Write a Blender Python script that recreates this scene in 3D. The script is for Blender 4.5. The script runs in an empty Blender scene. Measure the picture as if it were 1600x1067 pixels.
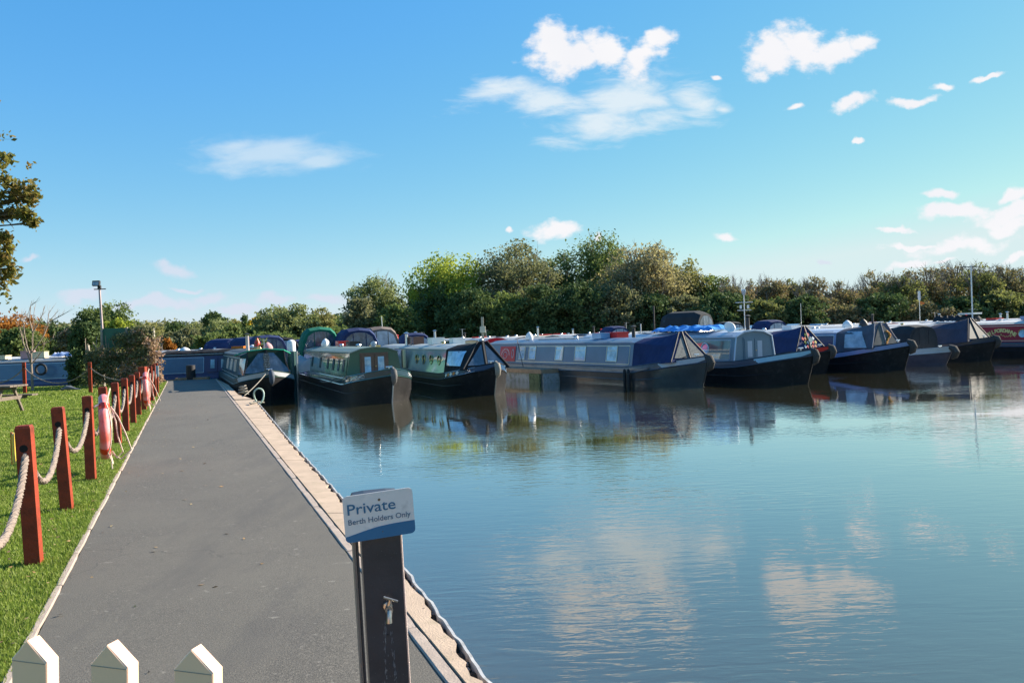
import bpy, bmesh, math, random
import numpy as np
from mathutils import Vector, Matrix
R = math.radians
sc = bpy.context.scene
C = sc.collection
random.seed(7)
# ------------------------------------------------------------------ camera
F = 1291.0                                   # focal length in pixels of a 1600 wide frame
EYE = Vector((0, 0, 1.95))                   # water is z = 0, path z = 0.35
ROLL, PITCH = 0.037, math.atan(13.5/F)
fwd = Vector((0, math.cos(PITCH), -math.sin(PITCH)))
r0 = Vector((1, 0, 0)); u0 = r0.cross(fwd)
cr, sr = math.cos(ROLL), math.sin(ROLL)
rgt = r0*cr - u0*sr
upv = u0*cr + r0*sr
cam = bpy.data.objects.new('camera', bpy.data.cameras.new('camera')); C.objects.link(cam)
cam.data.sensor_width = 36; cam.data.lens = 36*F/1600
cam.data.clip_start = 0.05; cam.data.clip_end = 8000
cam.matrix_world = Matrix(((rgt.x, upv.x, -fwd.x, EYE.x), (rgt.y, upv.y, -fwd.y, EYE.y), (rgt.z, upv.z, -fwd.z, EYE.z), (0, 0, 0, 1)))
sc.camera = cam
def ray(px, py): return fwd + rgt*((px-800)/F) + upv*((533.5-py)/F)
def P(px, py, z=0.0):                        # the place on the level z that is seen at a picture point
    d = ray(px, py); return EYE + d*((z-EYE.z)/d.z)
def D(px, py, Y):                            # the place at distance Y seen at a picture point
    d = ray(px, py); return EYE + d*(Y/d.y)
# ------------------------------------------------------------------ light
SUN_AZ, SUN_EL = 64.0, 27.0                  # clockwise from straight ahead, above the horizon
sd = Vector((math.sin(R(SUN_AZ))*math.cos(R(SUN_EL)), math.cos(R(SUN_AZ))*math.cos(R(SUN_EL)), math.sin(R(SUN_EL))))
sun = bpy.data.objects.new('sun', bpy.data.lights.new('sun', 'SUN')); C.objects.link(sun)
sun.data.energy = 5.0; sun.data.angle = R(0.5); sun.data.color = (1, .89, .74)
sun.rotation_euler = sd.to_track_quat('Z', 'Y').to_euler()
sc.view_settings.view_transform = 'Standard'; sc.view_settings.look = 'None'
sc.view_settings.gamma = 1; sc.view_settings.use_curve_mapping = False
sc.view_settings.exposure = 1.35
SKY_STRENGTH = 0.1
# ------------------------------------------------------------------ node helper
class NT:
    def __init__(s, tree): s.t = tree; s.n = tree.nodes; s.l = tree.links
    def new(s, typ, **kw):
        n = s.n.new(typ)
        for k, v in kw.items(): setattr(n, k, v)
        return n
    def put(s, sock, v):
        if hasattr(v, 'is_output'): s.l.new(v, sock)
        elif v is not None: sock.default_value = v
    def m(s, op, a, b=None, c=None, clamp=False):
        n = s.new('ShaderNodeMath', operation=op, use_clamp=clamp)
        s.put(n.inputs[0], a); s.put(n.inputs[1], b); s.put(n.inputs[2], c); return n.outputs[0]
    def vm(s, op, a, b=None):
        n = s.new('ShaderNodeVectorMath', operation=op); s.put(n.inputs[0], a); s.put(n.inputs[1], b); return n.outputs[0]
    def noise(s, vec, scale, detail=3, rough=.5, dist=0):
        n = s.new('ShaderNodeTexNoise'); s.put(n.inputs['Vector'], vec); n.inputs['Scale'].default_value = scale
        n.inputs['Detail'].default_value = detail; n.inputs['Roughness'].default_value = rough; n.inputs['Distortion'].default_value = dist
        return n.outputs[0]
    def ramp(s, v, pts):
        n = s.new('ShaderNodeValToRGB'); s.put(n.inputs[0], v); e = n.color_ramp.elements
        while len(e) < len(pts): e.new(.5)
        for q, (p, c) in zip(e, pts): q.position = p; q.color = (*c, 1) if len(c) == 3 else c
        return n.outputs[0]
    def mr(s, v, a, b, c=0., d=1., smooth=False):
        n = s.new('ShaderNodeMapRange'); n.interpolation_type = 'SMOOTHSTEP' if smooth else 'LINEAR'
        s.put(n.inputs[0], v)
        for i, q in enumerate((a, b, c, d)): s.put(n.inputs[i+1], q)
        return n.outputs[0]
    def mix(s, f, a, b, blend='MIX'):
        n = s.new('ShaderNodeMix', data_type='RGBA', blend_type=blend); s.put(n.inputs[0], f)
        s.put(n.inputs[6], (*a, 1) if isinstance(a, tuple) and len(a) == 3 else a)
        s.put(n.inputs[7], (*b, 1) if isinstance(b, tuple) and len(b) == 3 else b); return n.outputs[2]
    def scale(s, vec, sc_):
        n = s.new('ShaderNodeMapping'); s.put(n.inputs[0], vec); n.inputs['Scale'].default_value = sc_; return n.outputs[0]
# ------------------------------------------------------------------ world: sky and clouds
world = bpy.data.worlds.new('World'); sc.world = world; world.use_nodes = True
W = NT(world.node_tree); W.n.clear()
sky = W.new('ShaderNodeTexSky', sky_type='NISHITA', sun_disc=False)
sky.sun_elevation = R(SUN_EL); sky.sun_rotation = R(SUN_AZ)
sky.altitude = 0; sky.air_density = 1.0; sky.dust_density = .15; sky.ozone_density = 1.6
tc = W.new('ShaderNodeTexCoord').outputs['Generated']
sx = W.new('ShaderNodeSeparateXYZ'); W.l.new(tc, sx.inputs[0])
ay = W.m('MAXIMUM', W.m('ABSOLUTE', sx.outputs[1]), .02)
U_ = W.m('DIVIDE', sx.outputs[0], ay); V_ = W.m('DIVIDE', sx.outputs[2], ay)
cuv = W.new('ShaderNodeCombineXYZ'); W.l.new(U_, cuv.inputs[0]); W.l.new(V_, cuv.inputs[1])
uv = cuv.outputs[0]
def warp(v, scale, amp, stretch=(1, 1, 1)):
    n = W.new('ShaderNodeTexNoise'); W.l.new(W.scale(v, stretch), n.inputs['Vector']); n.inputs['Scale'].default_value = scale
    n.inputs['Detail'].default_value = 5
    a = W.vm('SUBTRACT', n.outputs['Color'], (.5, .5, .5)); s = W.new('ShaderNodeVectorMath', operation='SCALE')
    W.l.new(a, s.inputs[0]); s.inputs['Scale'].default_value = amp
    return W.vm('ADD', v, s.outputs[0])
uvp = warp(uv, 15, .058); uvw = warp(uv, 5, .06, (1, 3, 1))
def blobs(vec, lst):
    out = None
    for (px, py, a, b, rot) in lst:
        d = ray(px, py); mp = W.new('ShaderNodeMapping', vector_type='TEXTURE')
        W.l.new(vec, mp.inputs[0])
        mp.inputs['Location'].default_value = (d.x/d.y, d.z/d.y, 0); mp.inputs['Rotation'].default_value = (0, 0, R(rot)+ROLL)
        mp.inputs['Scale'].default_value = (a/F, b/F, 1)
        ln = W.new('ShaderNodeVectorMath', operation='LENGTH'); flat = W.vm('MULTIPLY', mp.outputs[0], (1, 1, 0)); W.l.new(flat, ln.inputs[0])
        v = W.m('SUBTRACT', 1, ln.outputs['Value'])
        out = v if out is None else W.m('MAXIMUM', out, v)
    return out
puffy = [(868,80,58,46,0),(905,90,40,34,0),(945,76,60,38,0),(1003,86,32,46,-40),(1028,66,32,28,0),
  (1205,90,54,46,0),(1258,74,62,50,0),(1300,78,60,34,5),(1345,64,36,20,5),(1238,178,20,9,20),(1325,168,42,15,12),(1425,158,50,11,5),(1472,132,26,11,-10),(1540,125,30,7,10),
  (1120,117,12,9,0),(1340,229,12,6,0),(865,356,52,20,0),(935,366,14,12,0),(1137,371,28,13,0),(800,362,7,6,0),
  (1470,305,40,12,0),(1500,330,95,14,0),(1590,335,90,26,0),(1580,305,42,14,8),(1590,352,50,14,0),(1392,356,38,6,0),(1500,382,100,15,0),(1420,380,50,5,0),(1420,405,36,10,0),(1470,405,40,6,0),(1590,404,36,8,0),
  (1720,300,160,40,0),(1750,380,150,22,0),(1850,180,120,50,0),(2000,330,260,40,0),(700,-180,170,60,0),(1500,-260,240,80,0),(100,-420,260,80,0),(-300,180,160,40,0),(2300,60,240,90,0)]
faint = [(268,424,34,14,0),(125,465,46,11,0),(330,466,44,12,0),(430,464,44,13,0),(512,462,40,12,0),(372,480,60,9,0),(240,478,120,11,0),(290,453,30,6,0),(45,406,30,6,0),(1290,405,14,6,0),(-200,440,140,20,0),(-500,420,200,30,0)]
wisp = [(860,165,120,38,-12),(980,160,140,66,4),(1080,150,64,40,-20),(940,200,110,34,8),(1130,160,20,14,0),(780,150,90,26,8)]
n1 = W.noise(W.scale(uv, (1, 1.5, 1)), 32, 8, .62); n2 = W.noise(W.scale(uv, (1, 3.2, 1)), 16, 8, .62, .4)
pv = W.m('ADD', blobs(uvp, puffy), W.m('MULTIPLY', W.m('SUBTRACT', n1, .5), 1.5))
pm = W.mr(pv, .05, .62, 0., 1., True)
fv = W.m('ADD', blobs(uvp, faint), W.m('MULTIPLY', W.m('SUBTRACT', n1, .5), 1.0))
fm = W.mr(fv, .0, .7, 0., .8, True)
wv = W.m('ADD', blobs(uvw, wisp), W.m('MULTIPLY', W.m('SUBTRACT', n2, .5), 1.9))
wm = W.mr(wv, -.05, .95, 0., .80, True)
w2v = W.m('ADD', blobs(uvw, [(430,238,150,40,-4),(380,225,70,22,0),(500,250,70,18,6)]), W.m('MULTIPLY', W.m('SUBTRACT', n2, .5), 1.2))
wm = W.m('MAXIMUM', wm, W.mr(w2v, .0, .9, 0., .52, True))
# a deeper blue, as the photograph's processing gives it
hs = W.new('ShaderNodeHueSaturation'); W.l.new(sky.outputs[0], hs.inputs['Color']); hs.inputs['Saturation'].default_value = 1.25; hs.inputs['Value'].default_value = 1.0
KK = SKY_STRENGTH*2**sc.view_settings.exposure
def lin(r, g, b): return tuple(((c/255+.055)/1.055)**2.4/KK for c in (r, g, b))
sp_ = W.new('ShaderNodeSeparateColor'); W.l.new(hs.outputs[0], sp_.inputs[0]); cb_ = W.new('ShaderNodeCombineColor')
for i_, (a_, p_) in enumerate(((.52, .90), (.67, .57), (.90, .32))):      # tone of the sky as the photograph's exposure renders it
    v_ = W.m('MULTIPLY', W.m('POWER', W.m('MULTIPLY', sp_.outputs[i_], .2186), p_), a_)
    W.l.new(W.m('MULTIPLY', W.m('MINIMUM', v_, (.70, .86, .875)[i_]), 1/KK), cb_.inputs[i_])
cw = lin(251, 250, 252); cf = lin(220, 226, 242)
col = W.mix(wm, cb_.outputs[0], lin(240, 247, 250))
shade = W.mr(W.noise(uv, 9, 3), .35, .7, .80, 1.0)
col = W.mix(fm, col, cf)
cws = W.mix(shade, lin(212, 220, 238), cw)
col = W.mix(pm, col, cws)
bg = W.new('ShaderNodeBackground'); W.l.new(col, bg.inputs[0]); bg.inputs[1].default_value = SKY_STRENGTH
wo = W.new('ShaderNodeOutputWorld'); W.l.new(bg.outputs[0], wo.inputs[0])
# ------------------------------------------------------------------ materials
MC = {}
def mat(name, col=(.5, .5, .5), rough=.6, metal=0., var=.12, vs=3., bump=0., bs=40., coat=0., spec=.5, col2=None, c2=(.45, .6), tr=0.):
    if name in MC: return MC[name]
    m = bpy.data.materials.new(name); m.use_nodes = True; T = NT(m.node_tree); b = T.n['Principled BSDF']
    oc = T.new('ShaderNodeTexCoord').outputs['Object']
    nz = T.noise(oc, vs, 5, .6)
    d = tuple(c*(1-var) for c in col); u = tuple(min(1, c*(1+var)) for c in col)
    c = T.ramp(nz, [(.3, d), (.7, u)])
    if col2: c = T.mix(T.mr(T.noise(oc, vs*1.7, 6, .65), c2[0], c2[1]), c, col2)
    T.put(b.inputs['Base Color'], c); b.inputs['Roughness'].default_value = rough; b.inputs['Metallic'].default_value = metal
    b.inputs['Coat Weight'].default_value = coat; b.inputs['Coat Roughness'].default_value = .06
    b.inputs['Specular IOR Level'].default_value = spec
    if bump:
        bn = T.new('ShaderNodeBump'); bn.inputs['Strength'].default_value = bump; bn.inputs['Distance'].default_value = .02
        T.put(bn.inputs['Height'], T.noise(oc, bs, 4, .6)); T.l.new(bn.outputs[0], b.inputs['Normal'])
    MC[name] = m; return m
def paint(name, col, rough=.38, coat=.10, **k):
    k.setdefault('bump', .05); k.setdefault('bs', 2.5)
    return mat(name, col, rough=rough, coat=coat, var=.10, vs=1.6, **k)
def canvas(name, col): return mat(name, col, rough=.85, var=.16, vs=2., bump=.7, bs=2.2, spec=.2)
def glass(name, col=(.02, .03, .04), rough=.04): return mat(name, col, rough=rough, var=.3, vs=1.5, coat=1., bump=.04, bs=1.5)
# ------------------------------------------------------------------ mesh builder
class MB:
    def __init__(s): s.v = []; s.f = []; s.sm = []
    def add(s, vs, fs, smooth=False):
        o = len(s.v); s.v += [tuple(v) for v in vs]; s.f += [tuple(i+o for i in f) for f in fs]; s.sm += [smooth]*len(fs); return s
    def box(s, c, d, rz=0., mtx=None):
        x, y, z = d[0]/2, d[1]/2, d[2]/2
        vs = [Vector((i*x, j*y, k*z)) for k in (-1, 1) for j in (-1, 1) for i in (-1, 1)]
        M = mtx or Matrix.Rotation(rz, 3, 'Z'); c = Vector(c)
        return s.add([c + M @ v for v in vs], [(0, 2, 3, 1), (4, 5, 7, 6), (0, 1, 5, 4), (2, 6, 7, 3), (0, 4, 6, 2), (1, 3, 7, 5)])
    def tube(s, pts, r, n=6, closed=False, caps=True):
        pts = [Vector(p) for p in pts]; N = len(pts); rings = []
        rr = r if isinstance(r, (list, tuple)) else [r]*N
        ref = None; vs = []; fs = []
        for i, p in enumerate(pts):
            a = pts[(i-1) % N] if (closed or i) else p; b = pts[(i+1) % N] if (closed or i < N-1) else p
            t = (b-a).normalized() if (b-a).length > 1e-9 else Vector((0, 0, 1))
            if ref is None: ref = t.orthogonal().normalized()
            ref = (ref - t*ref.dot(t)); ref = ref.normalized() if ref.length > 1e-6 else t.orthogonal().normalized()
            q = t.cross(ref)
            for k in range(n):
                an = 2*math.pi*k/n; vs.append(p + (ref*math.cos(an)+q*math.sin(an))*rr[i])
        for i in range(N if closed else N-1):
            j = (i+1) % N
            for k in range(n):
                l = (k+1) % n; fs.append((i*n+k, i*n+l, j*n+l, j*n+k))
        if caps and not closed: fs.append(tuple(range(n))[::-1]); fs.append(tuple((N-1)*n+k for k in range(n)))
        return s.add(vs, fs, n > 4)
    def lathe(s, prof, c=(0, 0, 0), n=12, M=None):
        vs = []; fs = []; c = Vector(c)
        for (r, z) in prof:
            for k in range(n):
                v = Vector((r*math.cos(2*math.pi*k/n), r*math.sin(2*math.pi*k/n), z)); vs.append(c + (M @ v if M else v))
        for i in range(len(prof)-1):
            for k in range(n):
                l = (k+1) % n; fs.append((i*n+k, i*n+l, (i+1)*n+l, (i+1)*n+k))
        fs.append(tuple(range(n))[::-1]); fs.append(tuple((len(prof)-1)*n+k for k in range(n)))
        return s.add(vs, fs, True)
    def loft(s, secs, caps=True, closed=True, smooth=False):
        n = len(secs[0]); vs = [Vector(v) for q in secs for v in q]; fs = []
        for i in range(len(secs)-1):
            for k in range(n if closed else n-1):
                l = (k+1) % n; fs.append((i*n+k, i*n+l, (i+1)*n+l, (i+1)*n+k))
        if caps: fs.append(tuple(range(n))[::-1]); fs.append(tuple((len(secs)-1)*n+k for k in range(n)))
        return s.add(vs, fs, smooth)
    def plate(s, poly, th, n=None):          # a flat polygon given thickness th along its normal
        poly = [Vector(p) for p in poly]; k = len(poly)
        if n is None:
            n = Vector((0, 0, 0))
            for i in range(k): n += (poly[i]-poly[0]).cross(poly[(i+1) % k]-poly[0])
            n.normalize()
        vs = poly + [p + n*th for p in poly]
        return s.add(vs, [tuple(range(k))[::-1], tuple(range(k, 2*k))] + [(i, (i+1) % k, k+(i+1) % k, k+i) for i in range(k)])
    def build(s, name, m, parent=None, loc=None):
        me = bpy.data.meshes.new(name); me.from_pydata(s.v, [], s.f)
        if any(s.sm): me.polygons.foreach_set('use_smooth', s.sm)
        bm = bmesh.new(); bm.from_mesh(me); bmesh.ops.recalc_face_normals(bm, faces=bm.faces); bm.to_mesh(me); bm.free()
        if any(s.sm):
            try: me.set_sharp_from_angle(angle=R(42))
            except Exception: pass
        me.materials.append(m)
        o = bpy.data.objects.new(name, me); C.objects.link(o)
        if parent is not None: o.parent = parent
        if loc is not None: o.location = loc
        return o
def tag(o, label, cat, group=None):
    o['label'] = label; o['category'] = cat
    if group: o['group'] = group
    return o
def thing(name, label, cat, loc=(0, 0, 0), rz=0., group=None):
    o = bpy.data.objects.new(name, None); C.objects.link(o); o.location = loc; o.rotation_euler = (0, 0, rz); o.empty_display_size = .1
    return tag(o, label, cat, group)
def inst(me, name, loc, parent=None, rot=(0, 0, 0), scale=(1, 1, 1)):
    o = bpy.data.objects.new(name, me); C.objects.link(o); o.location = loc; o.rotation_euler = rot; o.scale = scale
    if parent is not None: o.parent = parent
    return o
def textmesh(s, size, align='LEFT', extrude=.001, off=0.):
    cu = bpy.data.curves.new('txt', 'FONT'); cu.body = s; cu.size = size; cu.align_x = align; cu.extrude = extrude; cu.resolution_u = 3; cu.offset = off
    o = bpy.data.objects.new('txt', cu); C.objects.link(o); bpy.context.view_layer.update()
    dg = bpy.context.evaluated_depsgraph_get(); me = bpy.data.meshes.new_from_object(o.evaluated_get(dg))
    bpy.data.objects.remove(o); return me
def rawmesh(name, V, quads, m, smooth=False, parent=None):
    k = quads.shape[1]; me = bpy.data.meshes.new(name)
    me.vertices.add(len(V)); me.vertices.foreach_set('co', V.astype(np.float32).ravel())
    me.loops.add(quads.size); me.loops.foreach_set('vertex_index', quads.astype(np.int32).ravel())
    me.polygons.add(len(quads)); me.polygons.foreach_set('loop_start', np.arange(0, quads.size, k, dtype=np.int32))
    me.update(calc_edges=True); me.materials.append(m)
    o = bpy.data.objects.new(name, me); C.objects.link(o)
    if parent is not None: o.parent = parent
    return o
rng = np.random.default_rng(11)
#@@SETTING
# ================================================================== SETTING
PD = Vector((-.365, .931, 0)).normalized(); PR = Vector((PD.y, -PD.x, 0))
def poly_obj(name, pts, z, m, depth=0., kind='structure'):
    mb = MB(); k = len(pts)
    if depth:
        mb.add([(p[0], p[1], z) for p in pts]+[(p[0], p[1], z-depth) for p in pts], [tuple(range(k))] + [(i, (i+1) % k, k+(i+1) % k, k+i) for i in range(k)])
    else: mb.add([(p[0], p[1], z) for p in pts], [tuple(range(k))])
    o = mb.build(name, m)
    if kind: o['kind'] = kind
    return o
# --- materials of the ground
def mat_water():
    m = bpy.data.materials.new('canal water'); m.use_nodes = True; T = NT(m.node_tree); b = T.n['Principled BSDF']
    oc = T.new('ShaderNodeTexCoord').outputs['Object']
    b.inputs['Roughness'].default_value = .015; b.inputs['IOR'].default_value = 1.85; b.inputs['Coat Weight'].default_value = 1; b.inputs['Coat IOR'].default_value = 1.38; b.inputs['Coat Roughness'].default_value = .015
    c = T.ramp(T.noise(oc, .12, 3), [(.3, (.044, .041, .017)), (.7, (.056, .051, .021))]); T.put(b.inputs['Base Color'], c)
    w1 = T.noise(T.scale(oc, (1.0, 1.7, 1)), 1.5, 2, .5, .3)
    w2 = T.noise(T.scale(oc, (1.1, 3.8, 1)), 2.6, 3, .5, .4)
    w3 = T.noise(T.scale(oc, (.16, .3, 1)), 1., 2)
    pt = T.mr(w3, .38, .62, .15, 1.6)
    h = T.m('ADD', T.m('MULTIPLY', w1, .0012), T.m('MULTIPLY', T.m('MULTIPLY', w2, .0030), pt))
    bn = T.new('ShaderNodeBump'); bn.inputs['Strength'].default_value = 1; bn.inputs['Distance'].default_value = 1.0
    T.put(bn.inputs['Height'], h); T.l.new(bn.outputs[0], b.inputs['Normal']); T.l.new(bn.outputs[0], b.inputs['Coat Normal']); return m
def mat_asphalt():
    m = bpy.data.materials.new('asphalt'); m.use_nodes = True; T = NT(m.node_tree); b = T.n['Principled BSDF']
    oc = T.new('ShaderNodeTexCoord').outputs['Object']
    fine = T.noise(oc, 130, 3, .7); mid = T.noise(oc, 1.1, 6, .62)
    c = T.ramp(fine, [(.32, (.040, .037, .031)), (.52, (.096, .087, .071)), (.70, (.21, .19, .155))])
    c = T.mix(T.mr(mid, .35, .68, .0, .72), c, (.122, .111, .089))
    st = T.noise(T.scale(oc, (2.2, .5, 1)), .8, 5, .7)
    c = T.mix(T.mr(st, .52, .72, 0., .5), c, (.06, .056, .052))
    vo = T.new('ShaderNodeTexVoronoi', feature='DISTANCE_TO_EDGE'); vo.inputs['Scale'].default_value = .55
    wn = T.new('ShaderNodeTexNoise'); T.l.new(oc, wn.inputs['Vector']); wn.inputs['Scale'].default_value = 2.2; wn.inputs['Detail'].default_value = 6
    T.l.new(T.vm('ADD', oc, T.vm('MULTIPLY', wn.outputs['Color'], (.9, .9, 0))), vo.inputs['Vector'])
    ck = T.m('MULTIPLY', T.mr(vo.outputs['Distance'], .0, .006, 1., 0.), T.mr(T.noise(oc, .45, 3), .50, .62, 0., .6))
    c = T.mix(ck, c, (.028, .026, .024))
    sp1 = T.noise(oc, 16, 2, .4); c = T.mix(T.mr(sp1, .70, .76, 0., .5), c, (.26, .24, .20)); c = T.mix(T.mr(T.noise(oc, 5.5, 4, .6), .62, .74, 0., .35), c, (.055, .05, .045))
    T.put(b.inputs['Base Color'], c); b.inputs['Roughness'].default_value = .82
    bn = T.new('ShaderNodeBump'); bn.inputs['Strength'].default_value = .5; bn.inputs['Distance'].default_value = .006
    T.put(bn.inputs['Height'], T.noise(oc, 160, 3, .7)); T.l.new(bn.outputs[0], b.inputs['Normal']); return m
M_lawn = mat('lawn soil and grass', (.085, .13, .025), rough=.95, var=.35, vs=1.2, bump=.6, bs=60, col2=(.13, .16, .035), spec=.2)
M_bank = mat('rough bank grass', (.06, .09, .025), rough=.95, var=.4, vs=.4, bump=.6, bs=8, col2=(.12, .11, .05), spec=.1)
M_mud = mat('silt', (.05, .045, .03), rough=.9)
M_slab = mat('sandstone coping', (.46, .345, .245), rough=.85, var=.14, vs=3.5, bump=.35, bs=90, col2=(.36, .28, .185), c2=(.52, .74))
M_kerb = mat('pale kerb stone', (.36, .29, .235), rough=.85, var=.18, vs=6, bump=.3, bs=80)
M_water = mat_water(); M_asph = mat_asphalt()
# --- edges
kl = [P(106, 900, .35), P(262, 597, .35)]; ld = (kl[1]-kl[0]).normalized()
kr = [P(696, 1067, .35), P(352, 613, .35)]; rd = (kr[1]-kr[0]).normalized()
L_near = kl[0]-ld*14; L_far = kl[0]+ld*((38.2-kl[0].y)/ld.y)
R_near = kr[0]-rd*11; R_far = kr[0]+rd*((38.2-kr[0].y)/rd.y)
edge_px = [(760, 1067), (695, 977), (630, 890), (534, 779.5), (453, 690), (415, 644), (398, 624)]
edge = [P(x, y, .35) for x, y in edge_px]
e0 = (edge[0]-edge[1]).normalized(); edge = [edge[0]+e0*10, edge[0]+e0*4] + edge
nook = [P(372, 617, .35), P(357, 602, .35)]
nook2 = R_far + Vector((.12, 0, 0))
# --- land, water bed, water
poly_obj('ground', [(-4000, -4000), (4000, -4000), (4000, 6000), (-4000, 6000)], -1.3, M_mud)
wa = poly_obj('water', [(-260, -20), (300, -20), (300, 110), (-260, 110)], 0, M_water)
land = [(-260, -60), (L_near.x, -60), (edge[0].x, -60)] + [(p.x-.05, p.y) for p in edge] + [(p.x, p.y) for p in nook] + [(nook2.x, nook2.y), (nook2.x, 38.2), (L_far.x-1.2, 38.2), (L_far.x-1.2, 36.9), (-60, 36.4), (-260, 34)]
poly_obj('lawn', land, .335, M_lawn, 1.5)
bank = [(-4000, 52), (-60, 52), (-20, 54), (-8, 66), (10, 72), (24, 70), (40, 66), (70, 50), (120, 0), (300, -20), (4000, -20), (4000, 6000), (-4000, 6000)]
poly_obj('far_bank', bank, .45, M_bank, 1.6)
poly_obj('near_bank', [(edge[0].x+.02, -60), (300, -60), (300, -12), (edge[0].x+.02, -12)], .33, M_lawn, 1.6)
# --- the path: camber, slight undulation
def strip(name, a0, a1, b0, b1, z, m, n=60):
    mb = MB(); vs = []; fs = []
    for i in range(n+1):
        t = i/n; a = a0.lerp(a1, t); b = b0.lerp(b1, t)
        for j in range(5):
            p = a.lerp(b, j/4); vs.append((p.x, p.y, z + .008*math.sin(math.pi*j/4)))
    for i in range(n):
        for j in range(4): k = i*5+j; fs.append((k, k+1, k+6, k+5))
    mb.add(vs, fs, True); return mb.build(name, m)
path = strip('path', L_near, L_far, R_near, R_far, .345, M_asph); path['kind'] = 'structure'
br = poly_obj('path_branch', [(L_far.x-1.2, 35.7), (L_far.x+.34, 34.9), (L_far.x+.02, 38.2), (L_far.x-1.2, 38.2)], .341, M_asph)
# left edging stones, each its own
edging = thing('path_edging', 'thin pale kerb stones along the lawn side of the asphalt path', 'kerb', kl[0]); del edging['category'], edging['label']; edging['kind'] = 'structure'
Lc = (kl[1]-kl[0]).length; st_me = None
def stone_mesh(l, w, h, m, jag=.004, seed=0):
    rr = random.Random(seed); mb = MB(); n = 6; secs = []
    for i in range(n+1):
        x = -l/2 + l*i/n; dy = rr.uniform(-jag, jag); e = .006 if i in (0, n) else 0
        secs.append([(x, -w/2+dy+e, -h), (x, -w/2+dy+e, -.006), (x, -w/2+dy+.008+e, -e*.6), (x, w/2+dy-.008-e, -e*.6), (x, w/2+dy-e, -.006), (x, w/2+dy-e, -h)])
    mb.loft(secs); return mb.build('kerb_stone', m)
protos = [stone_mesh(.905, .05, .15, M_kerb, .002, s) for s in range(4)]
meshes = [p.data for p in protos]
for p in protos: bpy.data.objects.remove(p)
ang = math.atan2(ld.y, ld.x)
for i in range(50):
    d_ = -8 + i*.915
    p = kl[0]+ld*d_ - Vector((-ld.y, ld.x, 0))*(-.028)
    if p.y > 37.6: break
    inst(meshes[i % 4], 'kerb_stone', p - edging.location + Vector((random.uniform(-.004, .004), 0, .357-p.z+random.uniform(-.003, .003))), edging, (0, random.uniform(-.002, .002), ang+random.uniform(-.006, .006)))
# right: kerb stones and sandstone slabs to the water
coping = thing('coping', 'coping', 'coping', (0, 0, 0)); del coping['category'], coping['label']; coping['kind'] = 'structure'
kerbR = thing('path_kerb', 'x', 'x', (0, 0, 0)); del kerbR['category'], kerbR['label']; kerbR['kind'] = 'structure'
prot = [stone_mesh(.905, .07, .15, M_kerb, .001, s+9) for s in range(3)]; mk = [p.data for p in prot]
for p in prot: bpy.data.objects.remove(p)
angr = math.atan2(rd.y, rd.x); rn = Vector((rd.y, -rd.x, 0))
for i in range(60):
    p = kr[0]+rd*(-7+i*.915)+rn*.04
    if p.y > 37.4: break
    inst(mk[i % 3], 'kerb_stone', (p.x, p.y, .3535+random.uniform(-.0015, .002)), kerbR, (0, 0, angr+random.uniform(-.004, .004)))
def edge_at(y):
    pts = edge
    for a, b in zip(pts, pts[1:]):
        if a.y <= y <= b.y: return a.lerp(b, (y-a.y)/(b.y-a.y))
    return pts[-1] if y > pts[-1].y else pts[0]
# slabs: cut across between the kerb line and the water's edge
yy = edge[1].y; ys = [yy]
while yy < edge[-1].y-.5: yy += random.uniform(1.0, 1.7) if yy > 3.5 else random.uniform(.6, 1.0); ys.append(min(yy, edge[-1].y))
prof = {}
def rag(y): return .013*math.sin(y*9.1)+.013*math.sin(y*23.7+1)+.010*math.sin(y*51.3+2)
for a, b in zip(ys, ys[1:]):
    mb = MB(); n = 14; dz = random.uniform(-.004, .006)
    top = []; 
    inn = [kr[0]+rd*((y-kr[0].y)/rd.y)+rn*.082 for y in (a+.003, b-.003)]
    out = []
    for i in range(n+1):
        y = a+.003+(b-a-.006)*i/n; e = edge_at(y); out.append(Vector((e.x-.034+rag(y), e.y, 0)))
    poly = [(inn[0].x, inn[0].y), *[(o.x, o.y) for o in out], (inn[1].x, inn[1].y)]
    k = len(poly); z = .357+dz*.6
    mb.add([(x, y, z) for x, y in poly]+[(x+.0, y, z-.25) for x, y in poly], [tuple(range(k))]+[(i, (i+1) % k, k+(i+1) % k, k+i) for i in range(k)])
    mb.build('slab', M_slab, coping)
# stepped corner slab where the quay turns behind the first boat
c0 = kr[0]+rd*((edge[-1].y-kr[0].y)/rd.y)+rn*.082
mb = MB(); mb.plate([(c0.x, c0.y+.006, .12), (edge[-1].x-.08, edge[-1].y+.006, .12), (nook[0].x, nook[0].y, .12), (nook[1].x, nook[1].y, .12), (nook2.x+.15, 37.6, .12), ((kr[0]+rd*((37.6-kr[0].y)/rd.y)+rn*.082).x, 37.6, .12)], .25, Vector((0, 0, 1))); mb.build('slab', M_slab, coping)
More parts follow.
